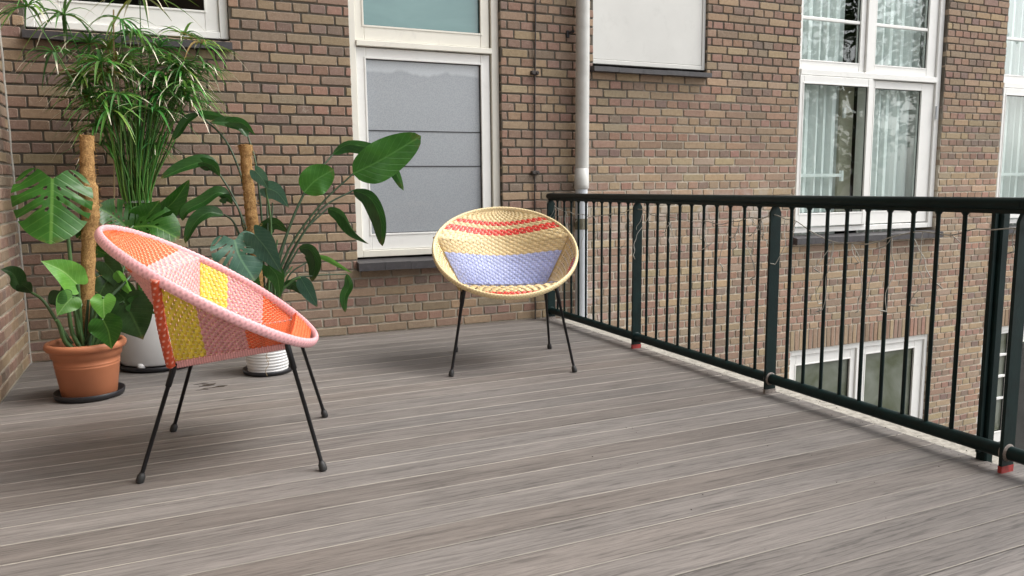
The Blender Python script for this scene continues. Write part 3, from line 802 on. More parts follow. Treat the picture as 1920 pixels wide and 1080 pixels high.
def braid(name, pts, rad, col, parent, turns=60, n=12, dash=None, flat=None):
    """thick cane-wrapped edge: tube whose radius ripples along two helices"""
    V = []; Fc = []; Cc = []; Lp = len(pts); a = None; closed = (pts[0]-pts[-1]).length < 1e-6
    for i, p in enumerate(pts):
        t = (pts[(i+1) % (Lp-1) if closed else min(i+1, Lp-1)] - pts[(i-1) % (Lp-1) if closed else max(i-1, 0)]).normalized()
        if a is None: a = t.cross(Vector((0, .3, 1))).normalized()
        a = (a - t*a.dot(t)).normalized(); b = t.cross(a)
        if flat: b = flat[0]; a = t.cross(b).normalized()*flat[1]
        for k in range(n):
            an = 2*math.pi*k/n; s = i/(Lp-1)*turns*2*math.pi
            h1 = math.cos(2*an + s)**2; h2 = math.cos(2*an - s)**2
            hh = max(h1, h2); r_ = rad*(.89 + .13*hh)
            sh = .66 + .38*hh**.6
            col_ = tuple(x*sh for x in col)
            if dash is not None and i % 6 in (0, 1) and k % 3 == (i//6) % 3: col_ = dash; r_ *= 1.05
            V.append(p + (a*math.cos(an) + b*math.sin(an))*r_); Cc.append(col_)
    for i in range(Lp-1):
        for k in range(n): Fc.append((i*n+k, i*n+(k+1) % n, (i+1)*n+(k+1) % n, (i+1)*n+k))
    if not closed: Fc += [tuple(range(n))[::-1], tuple((Lp-1)*n+k for k in range(n))]
    return mesh_obj(name, V, Fc, M_WEAVE, parent, True, Cc)
def wrapped_bar(name, a, b, hw, hh, col, parent):
    """flat bar closely wound with cane: ribs across its length"""
    V = []; Fc = []; Cc = []; n = 90; t = (b-a).normalized(); up_ = (Vector((0, 0, 1)) - t*t.z).normalized(); sd = t.cross(up_)
    for i in range(n+1):
        p = a.lerp(b, i/n); k_ = 1.0 if i % 2 else .90; sh = 1.05 if i % 2 else .72
        for x, z in ((-hw, -hh*.7), (-hw*.6, -hh), (hw*.6, -hh), (hw, -hh*.7), (hw, hh*.7), (hw*.6, hh), (-hw*.6, hh), (-hw, hh*.7)):
            V.append(p + sd*x*k_ + up_*z*k_); Cc.append(tuple(c*sh for c in col))
        if i:
            for k in range(8): Fc.append(((i-1)*8+k, (i-1)*8+(k+1) % 8, i*8+(k+1) % 8, i*8+k))
    Fc += [tuple(range(8))[::-1], tuple(n*8+k for k in range(8))]
    return mesh_obj(name, V, Fc, M_WEAVE, parent, False, Cc)
def make_chair(loc, rz, label, S):
    t = empty('wicker_chair', loc, rz); tag(t, label, 'chair', 'round wicker chairs on the deck')
    PR = S['pitch']
    # back: rows at level heights, bowed backwards and sagging in the middle
    ztop = ZC + RU*math.sin(TI)
    def back_row(zc):
        d_ = ztop - zc; fr = d_/(ztop - .400)
        sag = min(.052, .36*d_)*min(1, (1-fr)/.6); z = zc + sag
        def f(a):
            L_, R_ = [(ring_at_z(z, s) if z >= braid_top(s).z else braid_top(s).lerp(corner(s), (braid_top(s).z - z)/(braid_top(s).z - corner(s).z))) for s in (-1, 1)]
            mu = (UC - RU*math.cos(TI))*(1-fr) + UB*fr
            w_ = max(0.0, math.cos(math.pi*(a-.5)))**1.4; p = L_.lerp(R_, a)
            return Vector((p.x + (mu-p.x)*w_, p.y, p.z - sag*w_))
        return f
    zs_ = [ztop-.007 - i*PR for i in range(int((ztop-.404)/PR))]
    weave('back_panel', [(back_row(z), z) for z in zs_], S['cell'], S['back'], S['warp'], t, flip=True)
    # seat: rows from the rear corner line to the front of the hoop
    def seat_row(u):
        def f(a):
            if u <= .228: L_, R_ = [corner(s).lerp(front(s), (u-UB)/(.228-UB)) for s in (-1, 1)]
            else:
                L_, R_ = [ring_at_u(u, s)[0] for s in (-1, 1)]
                k_ = (u-.228)/(UC+RU*math.cos(TI)-.228)
                L_, R_ = [Vector((q.x, q.y*min(1, .97), q.z + .004*(1-k_))) for q in (L_, R_)]
            w_ = 1-(2*a-1)**2; fr = (u-UB)/(.319-UB)
            p = L_.lerp(R_, a); p.z -= .022*w_*math.sin(math.pi*min(1, fr*.95+.03)); return p
        return f
    us = [UB - .008 + i*PR for i in range(int((.320-UB)/PR))]
    weave('seat_panel', [(seat_row(u), u) for u in us], S['cell'], S['seat'], S['warp'], t)
    # sides: strips standing between the bar and the hoop
    for sg in (-1, 1):
        def side_row(u, sg=sg):
            def f(a):
                b0 = corner(sg).lerp(front(sg), (u-UB)/(.228-UB)); r0 = ring_at_u(u, sg)[0]
                p = b0.lerp(r0, a); p.y += sg*.012*math.sin(math.pi*a); return p
            return f
        us2 = [UB+.006 + i*PR*.95 for i in range(int((.214-UB)/(PR*.95)))]
        weave('side_panel', [(side_row(u), u) for u in us2], S['cell'], S['side'], S['warp'], t, flip=(sg > 0))
        A, B = braid_top(sg), corner(sg)
        braid('edge_braid', [A.lerp(B, i/90) + Vector((-.012-.02*math.sin(math.pi*i/90)*.3, sg*.008, -.012*(i/90))) for i in range(91)], .0155, S['edge'], t, 10, 15, S['edge_dash'])
        wrapped_bar('seat_bar', corner(sg) + Vector((.004, 0, -.010)), front(sg) + Vector((-.004, 0, -.010)), .007, .013, S['bar'], t)
    wrapped_bar('cross_bar', corner(-1) + Vector((-.006, .01, -.006)), corner(1) + Vector((-.006, -.01, -.006)), .007, .010, S['bar'], t)
    # hoop: a flattened braid, taller than it is thick
    NR = Vector((math.sin(TI), 0, math.cos(TI)))
    braid('rim', [ringp(2*math.pi*(i % 1300)/1300) - NR*.005 for i in range(1301)], S['rr'], S['rim'], t, 66, 20, None, (NR, .58))
    # legs
    for (u, wv, top) in ((-.270, -.284, corner(-1)), (-.270, .284, corner(1)), (.336, -.327, front(-1)), (.336, .327, front(1))):
        foot = Vector((u, wv, 0)); d = (top-foot).normalized(); top2 = top + Vector((0, 0, -.004))
        b_ = MB(); b_.tube([foot + d*.018, foot.lerp(top2, .80), foot.lerp(top2, .803), top2], [.0073, .0073, .0102, .0108], 10)
        lg = b_.build('leg', M_BLACKM, t, True)
        b_ = MB(); b_.tube([foot + Vector((0,0,.0005)), foot + d*.006, foot + d*.026, foot + d*.030, foot + d*.036], [.0120, .0142, .0135, .0105, .0085], 10); b_.build('foot_cap', M_FOOT, lg, True)
    return t
ORANGE, PINK, YELLOW, CREAM = (.78, .120, .030), (.70, .32, .33), (.78, .60, .060), (.82, .70, .40)
RED, TAN, LILAC = (.74, .060, .040), (.72, .55, .28), (.47, .52, .80)
def c1_u(u): return YELLOW if u < -.035 else (PINK if u < .107 else ORANGE)
S1 = dict(pitch=.0098, cell=.0140, rr=.0185,  back=lambda p, a, l: ORANGE if l > .690 else PINK,
          seat=lambda p, a, l: c1_u(l), side=lambda p, a, l: c1_u(l),
          warp=lambda l, p: CREAM, edge=(.52, .065, .018), edge_dash=(.75, .42, .34), bar=(.62, .29, .28), rim=(.80, .42, .44))
def c2_back(p, a, l):
    if l < .572: return LILAC
    if .742 < l < .770 or .692 < l < .720: return RED
    return TAN
def c2_side(p, a, l):
    d = 1-a                                               # 0 at the hoop
    k = max(0.0, l/.23)
    if l < .02: return TAN
    e1 = .05 + .52*k; e2 = e1 + .20
    return LILAC if d < e1 else (RED if d < e2 else TAN)
def c2_seat(p, a, l):
    if l > .300: return LILAC
    if l > .286: return RED
    if l > .238: return TAN
    return LILAC
S2 = dict(pitch=.0112, cell=.0230, rr=.0165,  back=c2_back, seat=c2_seat, side=c2_side, warp=lambda l, p: (.80, .67, .42) if l > .572 or (l < .33 and p.x > .238) else (.74, .77, .90),
          edge=(.58, .42, .18), edge_dash=None, bar=(.57, .41, .17), rim=(.82, .67, .38))
make_chair((.1876, -2.0699, 0), -.1956, 'wicker bucket chair in orange, pink and yellow patches', S1)
make_chair((1.7249, -1.165, 0), -1.890, 'tan wicker bucket chair with lilac seat and red stripes', S2)

# ================================================================== pots
def put(o, label, cat, group=None): return tag(o, label, cat, group)
TP = Vector((-.378, -.955, 0)); KP = .82
b_ = MB(); b_.lathe([(r_*.90, z_) for r_, z_ in [(0, .002), (.150, .002), (.166, .006), (.172, .030), (.168, .032), (.160, .012), (0, .010)]], 48)
put(b_.build('saucer', M_SAUCER, None, True, None), 'black round saucer under the terracotta pot', 'saucer', 'plant saucers').location = TP
tp = empty('terracotta_pot', TP + Vector((0, 0, .0105))); put(tp, 'terracotta flower pot with thick rolled rim at the left', 'plant pot')
b_ = MB(); b_.lathe([(r_*KP, z_) for r_, z_ in [(0, 0), (.140, 0), (.146, .006), (.170, .145), (.1715, .147), (.1715,.150), (.1705,.152), (.1718, .158), (.1735,.160),(.1735,.163),(.1722,.165), (.176, .188), (.185, .192), (.190, .225)]], 56); b_.build('pot_body', M_TERRA, tp, True)
b_ = MB(); b_.lathe([(r_*KP, z_) for r_, z_ in [(.190, .222), (.206, .226), (.213, .236), (.214, .248), (.208, .258), (.196, .261), (.186, .256), (.182, .244), (.178, .20)]], 56); b_.build('rim', M_TERRA, tp, True)
b_ = MB(); b_.lathe([(0, .215), (.08, .218), (.148, .212)], 40); b_.build('soil', M_SOIL, tp, True)
WP = Vector((-.075, -.395, 0))
b_ = MB(); b_.lathe([(0, .002), (.190, .002), (.205, .010), (.208, .030), (.200, .030), (.190, .012), (0, .010)], 48)
put(b_.build('saucer', M_SAUCER, None, True), 'black tray under the large white planter', 'saucer', 'plant saucers').location = WP
wp_ = empty('white_planter', WP + Vector((0, 0, .012))); put(wp_, 'large smooth white planter on ball feet behind the orange chair', 'plant pot')
b_ = MB(); b_.lathe([(0, .022), (.188, .022), (.194, .030), (.200, .16), (.205, .330), (.202, .336), (.196, .334), (.193, .28)], 56); b_.build('pot_body', M_POTW, wp_, True)
for k in range(5):
    a = R(-118 + 72*k); b_ = MB(); b_.lathe([(.0001, -.022), (.012, -.018), (.021, -.006), (.023, .004), (.018, .015), (.0001, .022)], 18, (.182*math.cos(a), .182*math.sin(a), .0235)); b_.build('ball_foot', M_POTW, wp_, True)
b_ = MB(); b_.lathe([(0, .30), (.194, .298)], 40); b_.build('soil', M_SOIL, wp_)
SPc = Vector((.462, -.835, 0))
b_ = MB(); b_.lathe([(0, .002), (.112, .002), (.128, .007), (.133, .026), (.128, .026), (.120, .010), (0, .009)], 48)
put(b_.build('saucer', M_SAUCER, None, True), 'black saucer under the ribbed white pot', 'saucer', 'plant saucers').location = SPc
sp_ = empty('ribbed_pot', SPc + Vector((0, 0, .0095))); put(sp_, 'small white pot with horizontal ribs under the big leaves', 'plant pot')
pf = [(0, 0), (.100, 0)]
for i in range(11):
    z = .004 + i*.0165; r0 = .103 + .018*i/10
    pf += [(r0-.0025, z), (r0+.002, z+.004), (r0+.002, z+.010), (r0-.0025, z+.0135)]
pf += [(.124, .19), (.118, .190), (.114, .16)]
b_ = MB(); b_.lathe(pf, 56); b_.build('pot_body', M_POTW, sp_, True)
b_ = MB(); b_.lathe([(0, .168), (.115, .166)], 40); b_.build('soil', M_SOIL, sp_)
b_ = MB(); b_.tube(spline([P(506, 652, -.985), P(499, 668, -.99), P(504, 682, -.985), P(498, 694, -.99), P(501, 705, -.985)], 16), .0016, 5); b_.tube(spline([P(498, 668, -.99), P(505, 674, -.987), P(499, 680, -.99)], 8), .0014, 5)
put(b_.build('straw_string', M_TWINE), 'dry straw string dangling down the ribbed white pot', 'string')

# ================================================================== plants
def inside(x, y, loops):
    c = False
    for lp in loops:
        n = len(lp); j = n-1
        for i in range(n):
            (xi, yi), (xj, yj) = lp[i], lp[j]
            if (yi > y) != (yj > y) and x < (xj-xi)*(y-yi)/(yj-yi)+xi: c = not c
            j = i
    return c
def outline(kind, seed):
    rr = random.Random(seed)
    if kind == 'strel':
        hw = lambda s: (max(s, 0)**.55)*(max(1-s, 0)**.62)/.455
        ss = [i/22 for i in range(23)]
        return [[(s, hw(s)) for s in ss] + [(s, -hw(s)) for s in ss[::-1][1:-1]]]
    if kind == 'blade':
        hw = lambda s: (max(s, 0)**.45)*(max(1-s, 0)**.85)/.40
        ss = [i/22 for i in range(23)]
        return [[(s, hw(s)) for s in ss] + [(s, -hw(s)) for s in ss[::-1][1:-1]]]
    key = [(0, 0), (-.05, .12), (-.13, .30), (-.15, .50), (-.09, .72), (.03, .90), (.18, 1.0), (.34, .97), (.50, .84), (.66, .62), (.80, .38), (.92, .14), (1, 0)]
    sp = [(v.x, v.y) for v in spline([(a, b, 0) for a, b in key], 49)]
    if kind == 'monstera':
        key = [(0, 0), (-.06, .14), (-.14, .32), (-.16, .52), (-.10, .76), (.03, .93), (.20, 1.0), (.38, .99), (.56, .92), (.72, .78), (.86, .55), (.96, .24), (1, 0)]
        sp = [(v.x, v.y) for v in spline([(a, b, 0) for a, b in key], 49)]
    if kind == 'heart':
        return [sp + [(a, -b) for a, b in sp[::-1][1:-1]]]
    def half(sg):
        cuts = [(.02+rr.uniform(-.02, .02), .40), (.24+rr.uniform(-.02, .02), .33), (.43+rr.uniform(-.02, .02), .28), (.60+rr.uniform(-.02, .02), .24)]
        out = []; ci = 0; i = 0
        while i < len(sp):
            a, b = sp[i]
            if ci < len(cuts) and i > 14 and a > cuts[ci][0] and b > .3:
                s0, ti = cuts[ci]; out.append((a, b))
                out += [(a-.040, b*.80), (a-.125, ti+.18), (a-.185, ti+.03), (a-.185, ti-.02), (a-.150, ti+.01), (a-.085, ti+.17)]
                k = min(i+1, len(sp)-1); out.append((sp[k][0]-.006, sp[k][1]*.82)); out.append(sp[k]); i += 1; ci += 1
            else: out.append((a, b))
            i += 1
        return [(a, sg*b) for a, b in out]
    h1, h2 = half(1), half(-1)
    loops = [h1 + h2[::-1][1:-1]]
    for sg in (1, -1):
        for s0, t0 in ((.16, .17), (.34, .15), (.52, .12)):
            if rr.random() < .8:
                loops.append([(s0 + .035*math.cos(a)*1.0 + .05*math.sin(a)*.4, sg*(t0 + .055*math.sin(a))) for a in [i*math.pi/4 for i in range(8)]])
    return loops
_cache = {}
def leaf_mesh2d(kind, seed):
    if (kind, seed) in _cache: return _cache[kind, seed]
    loops = outline(kind, seed); V = []; E_ = []
    for lp in loops:
        b = len(V); V += [Vector(p) for p in lp]; E_ += [(b+i, b+(i+1) % len(lp)) for i in range(len(lp))]
    st = .085 if kind != 'strel' else .07
    s = -.16
    while s < 1:
        tt = -.96
        while tt <= .97:
            if inside(s, tt, loops): V.append(Vector((s, tt + .001)))
            tt += .16
        s += st
    for i in range(1, 24):
        if inside(i/24, .0007, loops): V.append(Vector((i/24, 0.0)))
    vo, eo, fo = geometry.delaunay_2d_cdt(V, E_, [], 0, 1e-5)[:3]
    fo = [f for f in fo if inside(sum(vo[i].x for i in f)/3, sum(vo[i].y for i in f)/3, loops)]
    us = sorted({i for f in fo for i in f}); mp = {i: k for k, i in enumerate(us)}
    _cache[kind, seed] = ([(vo[i].x, vo[i].y) for i in us], [tuple(mp[i] for i in f) for f in fo])
    return _cache[kind, seed]
def leaf(parent, pts, Y, w, kind, mat, Yt=None, roll=0.0, fold=.22, seed=1, curl=0.0, twist=0.0, wav=.085, name='leaf'):
    """pts: photo pixels base -> tip; Y, Yt: wall distances of base and tip; w: visible width in px"""
    Yt = Y if Yt is None else Yt; n = len(pts)
    c3 = [P(p[0], p[1], Y + (Yt-Y)*i/(n-1)) for i, p in enumerate(pts)]
    S_ = spline(c3, 25); mid = S_[12]; W = w*px_m(mid)*.5/max(.35, abs(math.cos(roll)))
    L_ = sum((S_[i+1]-S_[i]).length for i in range(24))
    v2, f2 = leaf_mesh2d(kind, seed); V = []; rr = random.Random(seed*7+len(pts)); ph = rr.random()*6
    for s, t in v2:
        sc_ = min(max(s, 0), 1)*24; k = min(int(sc_), 23); p = S_[k].lerp(S_[k+1], sc_-k); T = (S_[k+1]-S_[k]).normalized()
        if s < 0: p = S_[0] + (S_[1]-S_[0]).normalized()*s*L_
        vw = (p-CAM).normalized(); D0 = T.cross(vw).normalized(); N0 = D0.cross(T).normalized()
        if N0.dot(vw) > 0: N0 = -N0
        an = roll + twist*s; D = D0*math.cos(an) + N0*math.sin(an); N = N0*math.cos(an) - D0*math.sin(an)
        V.append(p + D*t*W + N*W*(fold*(abs(t)-.3) - curl*t*t + wav*math.sin(9*s+ph+2*abs(t))*abs(t)))
    return mesh_obj(name, V, f2, mat, parent, True, uvs=v2)
def stem(parent, pts, Y, w, mat, Ye=None, name='stem', taper=.7):
    Ye = Y if Ye is None else Ye; n = len(pts)
    c3 = [P(p[0], p[1], Y + (Ye-Y)*i/(n-1)) for i, p in enumerate(pts)]
    m_ = max(6, n*5); S_ = spline(c3, m_); r0 = w*px_m(c3[0])*.5
    b_ = MB(); b_.tube(S_, [r0*(1-(1-taper)*i/(m_-1)) for i in range(m_)], 7); return b_.build(name, mat, parent, True)
# ---- monstera in the terracotta pot
mo = empty('monstera_plant', (TP.x, TP.y, .22)); mo.location = (0, 0, 0); tag(mo, 'monstera with split leaves growing from the terracotta pot', 'plant')
YM = -.95
stem(mo, [(150, 650), (138, 560), (128, 450), (110, 372), (99, 337)], -.97, 8, M_STEM, -1.02)
leaf(mo, [(98, 335), (97, 390), (95, 458)], -1.03, 134, 'monstera', L_MONST, -1.12, .10, .05, 1, .30)
leaf(mo, [(146, 533), (118, 508), (78, 489)], -1.02, 52, 'heart', L_LIGHT, -1.10, .35, .30, 2)
stem(mo, [(152, 640), (150, 590), (146, 533)], -.98, 9, M_STEM, -1.02)
leaf(mo, [(137, 556), (125, 570), (107, 593)], -1.10, 44, 'heart', L_LIGHT, -1.14, -.25, .18, 3).active_material = L_MONST
leaf(mo, [(136, 557), (122, 572), (107, 592)], -1.105, 44, 'heart', L_LIGHT, -1.145, -.1, .18, 4)
stem(mo, [(150, 640), (142, 600), (137, 556)], -.98, 6, M_STEM, -1.10)
leaf(mo, [(194, 557), (194, 575), (196, 602)], -1.08, 43, 'heart', L_LIGHT, -1.12, .15, .15, 5)
stem(mo, [(168, 645), (178, 590), (194, 557)], -.97, 6, M_STEM, -1.08)
leaf(mo, [(36, 533), (24, 512), (2, 504)], -.80, 30, 'heart', L_DARK, -.86, .5, .35, 6)
leaf(mo, [(40, 533), (50, 540), (61, 551)], -.82, 26, 'heart', L_DARK, -.80, .5, .3, 7)
stem(mo, [(135, 645), (108, 605), (82, 565), (60, 549)], -.92, 7, M_STEM, -.81)
stem(mo, [(138, 655), (122, 640), (112, 612), (106, 600)], -1.0, 10, M_STEM, -1.03)
leaf(mo, [(232, 566), (250, 598), (268, 637)], -1.02, 92, 'heart', L_DARK, -1.06, .2, .15, 8)
leaf(mo, [(245, 570), (262, 572), (292, 590)], -1.03, 34, 'heart', L_MONST, -1.0, .3, .2, 18)
stem(mo, [(165, 640), (190, 600), (215, 575), (232, 566)], -.97, 7, M_STEMD, -1.02)
leaf(mo, [(193, 600), (203, 622), (209, 655)], -1.13, 58, 'heart', L_MONST, -1.14, .25, .2, 9)
stem(mo, [(160, 645), (175, 615), (193, 600)], -1.0, 6, M_STEMD, -1.12)
leaf(mo, [(146, 436), (160, 436), (178, 430)], -.93, 24, 'heart', L_MONST, -.92, .45, .2, 10)
leaf(mo, [(250, 424), (290, 424), (336, 447)], -.72, 82, 'monstera', L_MONST, -.80, -.45, .2, 11, .1)
leaf(mo, [(236, 424), (212, 404), (182, 388)], -.74, 66, 'monstera', L_MONST, -.78, .4, .2, 12)
leaf(mo, [(262, 418), (282, 398), (300, 376)], -.70, 54, 'heart', L_MONST, -.74, .2, .2, 13)
stem(mo, [(176, 640), (190, 540), (212, 460), (250, 424)], -.95, 7, M_STEM, -.73)
leaf(mo, [(296, 402), (325, 380), (356, 337)], -.66, 34, 'blade', L_MONST, -.70, .55, .35, 14)
stem(mo, [(185, 640), (225, 520), (262, 440), (296, 402)], -.9, 6, M_STEM, -.66)
leaf(mo, [(196, 492), (215, 515), (226, 548)], -.90, 40, 'heart', L_DARK, -.94, .3, .2, 15)
leaf(mo, [(218, 508), (230, 528), (250, 556)], -.93, 18, 'blade', L_LIGHT, -.95, .7, .3, 16)
stem(mo, [(178, 600), (205, 560), (236, 528), (244, 518)], -1.0, 7, M_STEMD, -.92)
leaf(mo, [(170, 452), (185, 470), (205, 478)], -.88, 34, 'heart', L_MONST, -.9, .3, .2, 17)
leaf(mo, [(112, 545), (125, 565), (130, 590)], -.90, 50, 'heart', L_DARK, -.92, .3, .2, 19)
leaf(mo, [(205, 520), (190, 545), (180, 575)], -.90, 46, 'heart', L_DARK, -.95, .3, .2, 20)
leaf(mo, [(215, 545), (232, 560), (244, 590)], -.88, 60, 'heart', L_DARK, -.9, .3, .2, 21)
for k in range(9):
    x = 138 + 8*k + rnd.uniform(-4, 4); stem(mo, [(150+k*4, 652), (x, 618), (x+rnd.uniform(-14, 14), 575-rnd.uniform(0, 30))], -.99+rnd.uniform(-.03, .05), rnd.uniform(6, 11), rnd.choice((M_STEM, M_STEMD, M_STEMD)))
def coir_pole(name, pts, Y, radii, label):
    c3 = [P(p[0], p[1], Y) for p in pts]; S_ = spline(c3, 60); rr = random.Random(5)
    rv = [radii[min(int(i/59*(len(radii)-1)), len(radii)-2)] for i in range(60)]
    rv = []
    for i in range(60):
        t = i/59*(len(radii)-1); k = min(int(t), len(radii)-2); rv.append((radii[k]*(1-(t-k)) + radii[k+1]*(t-k))*px_m(c3[0])*rr.uniform(.93, 1.07))
    root = empty(name, c3[0]); root.location = (0, 0, 0)
    b_ = MB(); b_.tube(S_, rv, 22); b_.v = [(x+rr.gauss(0, .0016), y+rr.gauss(0, .0016), z+rr.gauss(0, .002)) for x, y, z in b_.v]; ob = b_.build('pole', M_COIR, root, True)
    fb = MB()
    for k in range(320):
        i = rr.randrange(58); a = rr.random()*6.3; d = Vector((math.cos(a), math.sin(a), rr.uniform(-.6, .6))).normalized(); p = S_[i] + Vector((math.cos(a), math.sin(a), 0))*rv[i]*.95
        e_ = p + d*rr.uniform(.006, .026); fb.tube([p, (p+e_)/2 + Vector((rr.uniform(-.006, .006), 0, rr.uniform(-.008, .008))), e_ + Vector((rr.uniform(-.01, .01), 0, rr.uniform(-.012, .008)))], 0.0008, 3, cap=False)
    o = fb.build('loose_fibre', M_COIR, root); o['kind'] = 'stuff'
    return tag(root, label, 'moss pole', 'coir plant poles')
coir_pole('coir_pole', [(163, 254), (164, 330), (170, 400), (166, 470), (163, 655)], -.93, [11.5, 11.5, 13.5, 16, 15, 13, 12.5, 12, 12], 'brown coir pole standing in the terracotta pot')
# ---- strelitzia and its companion in the ribbed pot
st_ = empty('bird_of_paradise_plant'); tag(st_, 'bird of paradise with broad arching leaves in front of the window', 'plant')
BX, BY = 492, 648
def sl2(leafpts, stempts, Yl, w, kind, mat, sw=5.5, **kw):
    stem(st_, [(BX + (stempts[-1][0]-BX)*.04, BY)] + stempts, SPc.y, sw, M_STEMD if kw.pop('ds', True) else M_STEM, Yl, taper=.6)
    if leafpts: leaf(st_, leafpts, Yl, w, kind, mat, **kw)
sl2([(662, 326), (715, 300), (790, 255)], [(500, 580), (540, 470), (600, 385), (662, 326)], -.78, 74, 'strel', L_STRELB, Yt=-.80, roll=.25, fold=.14, seed=1)
sl2([(570, 361), (592, 338), (626, 318)], [(500, 580), (520, 490), (548, 410), (570, 361)], -.80, 58, 'strel', L_STRELB, Yt=-.82, roll=.15, fold=.14, seed=2)
sl2([(624, 290), (655, 272), (705, 285), (738, 318), (756, 358)], [(505, 580), (535, 450), (580, 345), (624, 290)], -.58, 26, 'strel', L_STREL, Yt=-.52, roll=.7, fold=.3, seed=3)
sl2([(662, 357), (693, 372), (712, 410), (716, 462)], [(505, 590), (540, 490), (600, 395), (662, 357)], -.68, 32, 'strel', L_STREL, Yt=-.70, roll=.55, fold=.4, seed=4)
sl2([(614, 391), (640, 405), (662, 435), (690, 459)], [(505, 600), (530, 510), (570, 435), (614, 391)], -.66, 30, 'strel', L_STREL, Yt=-.70, roll=.6, fold=.4, seed=5, twist=.8)
sl2([(412, 327), (385, 303), (345, 313), (300, 334)], [(488, 580), (470, 460), (440, 375), (412, 327)], -.66, 24, 'strel', L_STREL, Yt=-.62, roll=.75, fold=.4, seed=6)
leaf(st_, [(380, 304), (400, 312), (413, 332)], -.67, 24, 'heart', L_STREL, -.68, .5, .3, 31)
sl2([(465, 256), (450, 238), (425, 229), (395, 228)], [(495, 560), (492, 430), (480, 310), (465, 256)], -.64, 22, 'strel', L_STREL, Yt=-.60, roll=.6, fold=.4, seed=7)
leaf(st_, [(430, 229), (455, 232), (479, 254)], -.645, 22, 'heart', L_STREL, -.65, .4, .3, 32)
sl2([(372, 213), (352, 224), (335, 248), (322, 262)], [(488, 560), (470, 400), (430, 275), (372, 213)], -.56, 16, 'strel', L_STREL, Yt=-.56, roll=.6, fold=.4, seed=8)
leaf(st_, [(370, 212), (400, 216), (425, 222)], -.56, 15, 'blade', L_STREL, -.58, .6, .3, 33)
sl2([(434, 370), (410, 360), (380, 378), (350, 394), (341, 414)], [(484, 590), (465, 470), (450, 400), (434, 370)], -.70, 22, 'strel', L_STREL, Yt=-.68, roll=.7, fold=.4, seed=9)
leaf(st_, [(415, 372), (428, 372), (436, 384)], -.71, 18, 'heart', L_STREL, -.71, .4, .3, 34)
sl2([(420, 402), (392, 398), (366, 415), (346, 456)], [(480, 600), (460, 480), (440, 420), (420, 402)], -.74, 24, 'strel', L_STREL, Yt=-.76, roll=.6, fold=.4, seed=10)
sl2([(478, 448), (500, 425), (518, 420), (540, 436)], [(495, 600), (488, 510), (478, 448)], -.76, 26, 'blade', L_DARK, Yt=-.80, roll=.4, fold=.3, seed=11)
sl2([(560, 465), (582, 470), (591, 495), (584, 528)], [(505, 600), (530, 520), (560, 465)], -.80, 28, 'strel', L_DARK, Yt=-.82, roll=.5, fold=.35, seed=12)
sl2([(650, 514), (655, 535), (646, 556), (647, 586)], [(505, 610), (540, 530), (590, 517), (650, 514)], -.80, 18, 'strel', L_STREL, Yt=-.82, roll=.5, fold=.4, seed=13, sw=4)
sl2([(596, 480), (615, 486), (636, 498), (660, 512)], [(510, 600), (540, 520), (570, 495), (596, 480)], -.76, 9, 'blade', L_LIGHT, Yt=-.80, roll=.4, fold=.3, seed=14, sw=4)
sl2([(534, 536), (550, 534), (566, 552)], [(505, 610), (518, 565), (534, 536)], -.86, 18, 'blade', L_DARK, Yt=-.88, roll=.4, fold=.3, seed=15, sw=4)
for dx, top in ((-4, (452, 300)), (3, (511, 380)), (10, (541, 470)), (14, (548, 500)), (-2, (520, 450)), (6, (500, 330))):
    stem(st_, [(BX+dx, BY), (BX+dx*1.5+4, 560), ((BX+top[0])/2+6, (560+top[1])/2), top], SPc.y, 6, rnd.choice((M_STEM, M_STEMD)), -.76, taper=.5)
m2 = empty('philodendron_plant'); tag(m2, 'blue-green monstera climbing the coir pole in the ribbed white pot', 'plant')
leaf(m2, [(440, 450), (450, 482), (478, 526)], -.98, 92, 'monstera', L_BLUE, -1.04, -.2, .12, 22, .12)
stem(m2, [(488, 645), (470, 560), (455, 490), (440, 450)], -.84, 6, M_STEM, -.97)
leaf(m2, [(477, 440), (500, 468), (528, 513)], -1.0, 50, 'heart', L_BLUE, -1.04, .3, .2, 23)
stem(m2, [(495, 645), (515, 560), (500, 480), (477, 440)], -.84, 6, M_STEM, -.99)
leaf(m2, [(478, 320), (492, 336), (503, 356)], -.86, 26, 'heart', L_BLUE, -.88, .3, .25, 24)
leaf(m2, [(498, 352), (520, 362), (542, 390)], -.86, 34, 'heart', L_BLUE, -.9, .3, .25, 25)
stem(m2, [(494, 645), (505, 520), (508, 420), (498, 352)], -.84, 5, M_STEM, -.86)
leaf(m2, [(563, 520), (577, 545), (595, 576)], -.90, 26, 'blade', L_BLUE, -.92, .3, .2, 26)
stem(m2, [(500, 645), (520, 560), (545, 530), (563, 520)], -.84, 6, M_STEM, -.9)
leaf(m2, [(455, 505), (470, 530), (490, 560)], -.95, 46, 'heart', L_STREL, -.98, .3, .2, 27)
leaf(m2, [(505, 500), (520, 520), (525, 560)], -.94, 34, 'heart', L_STREL, -.96, .3, .2, 28)
coir_pole('coir_pole', [(460, 272), (464, 330), (471, 400), (479, 470), (492, 650)], -.82, [12.5, 9.5, 10, 10.5, 11, 11, 10.5, 10, 10], 'slim brown coir pole with a flared top in the ribbed pot')

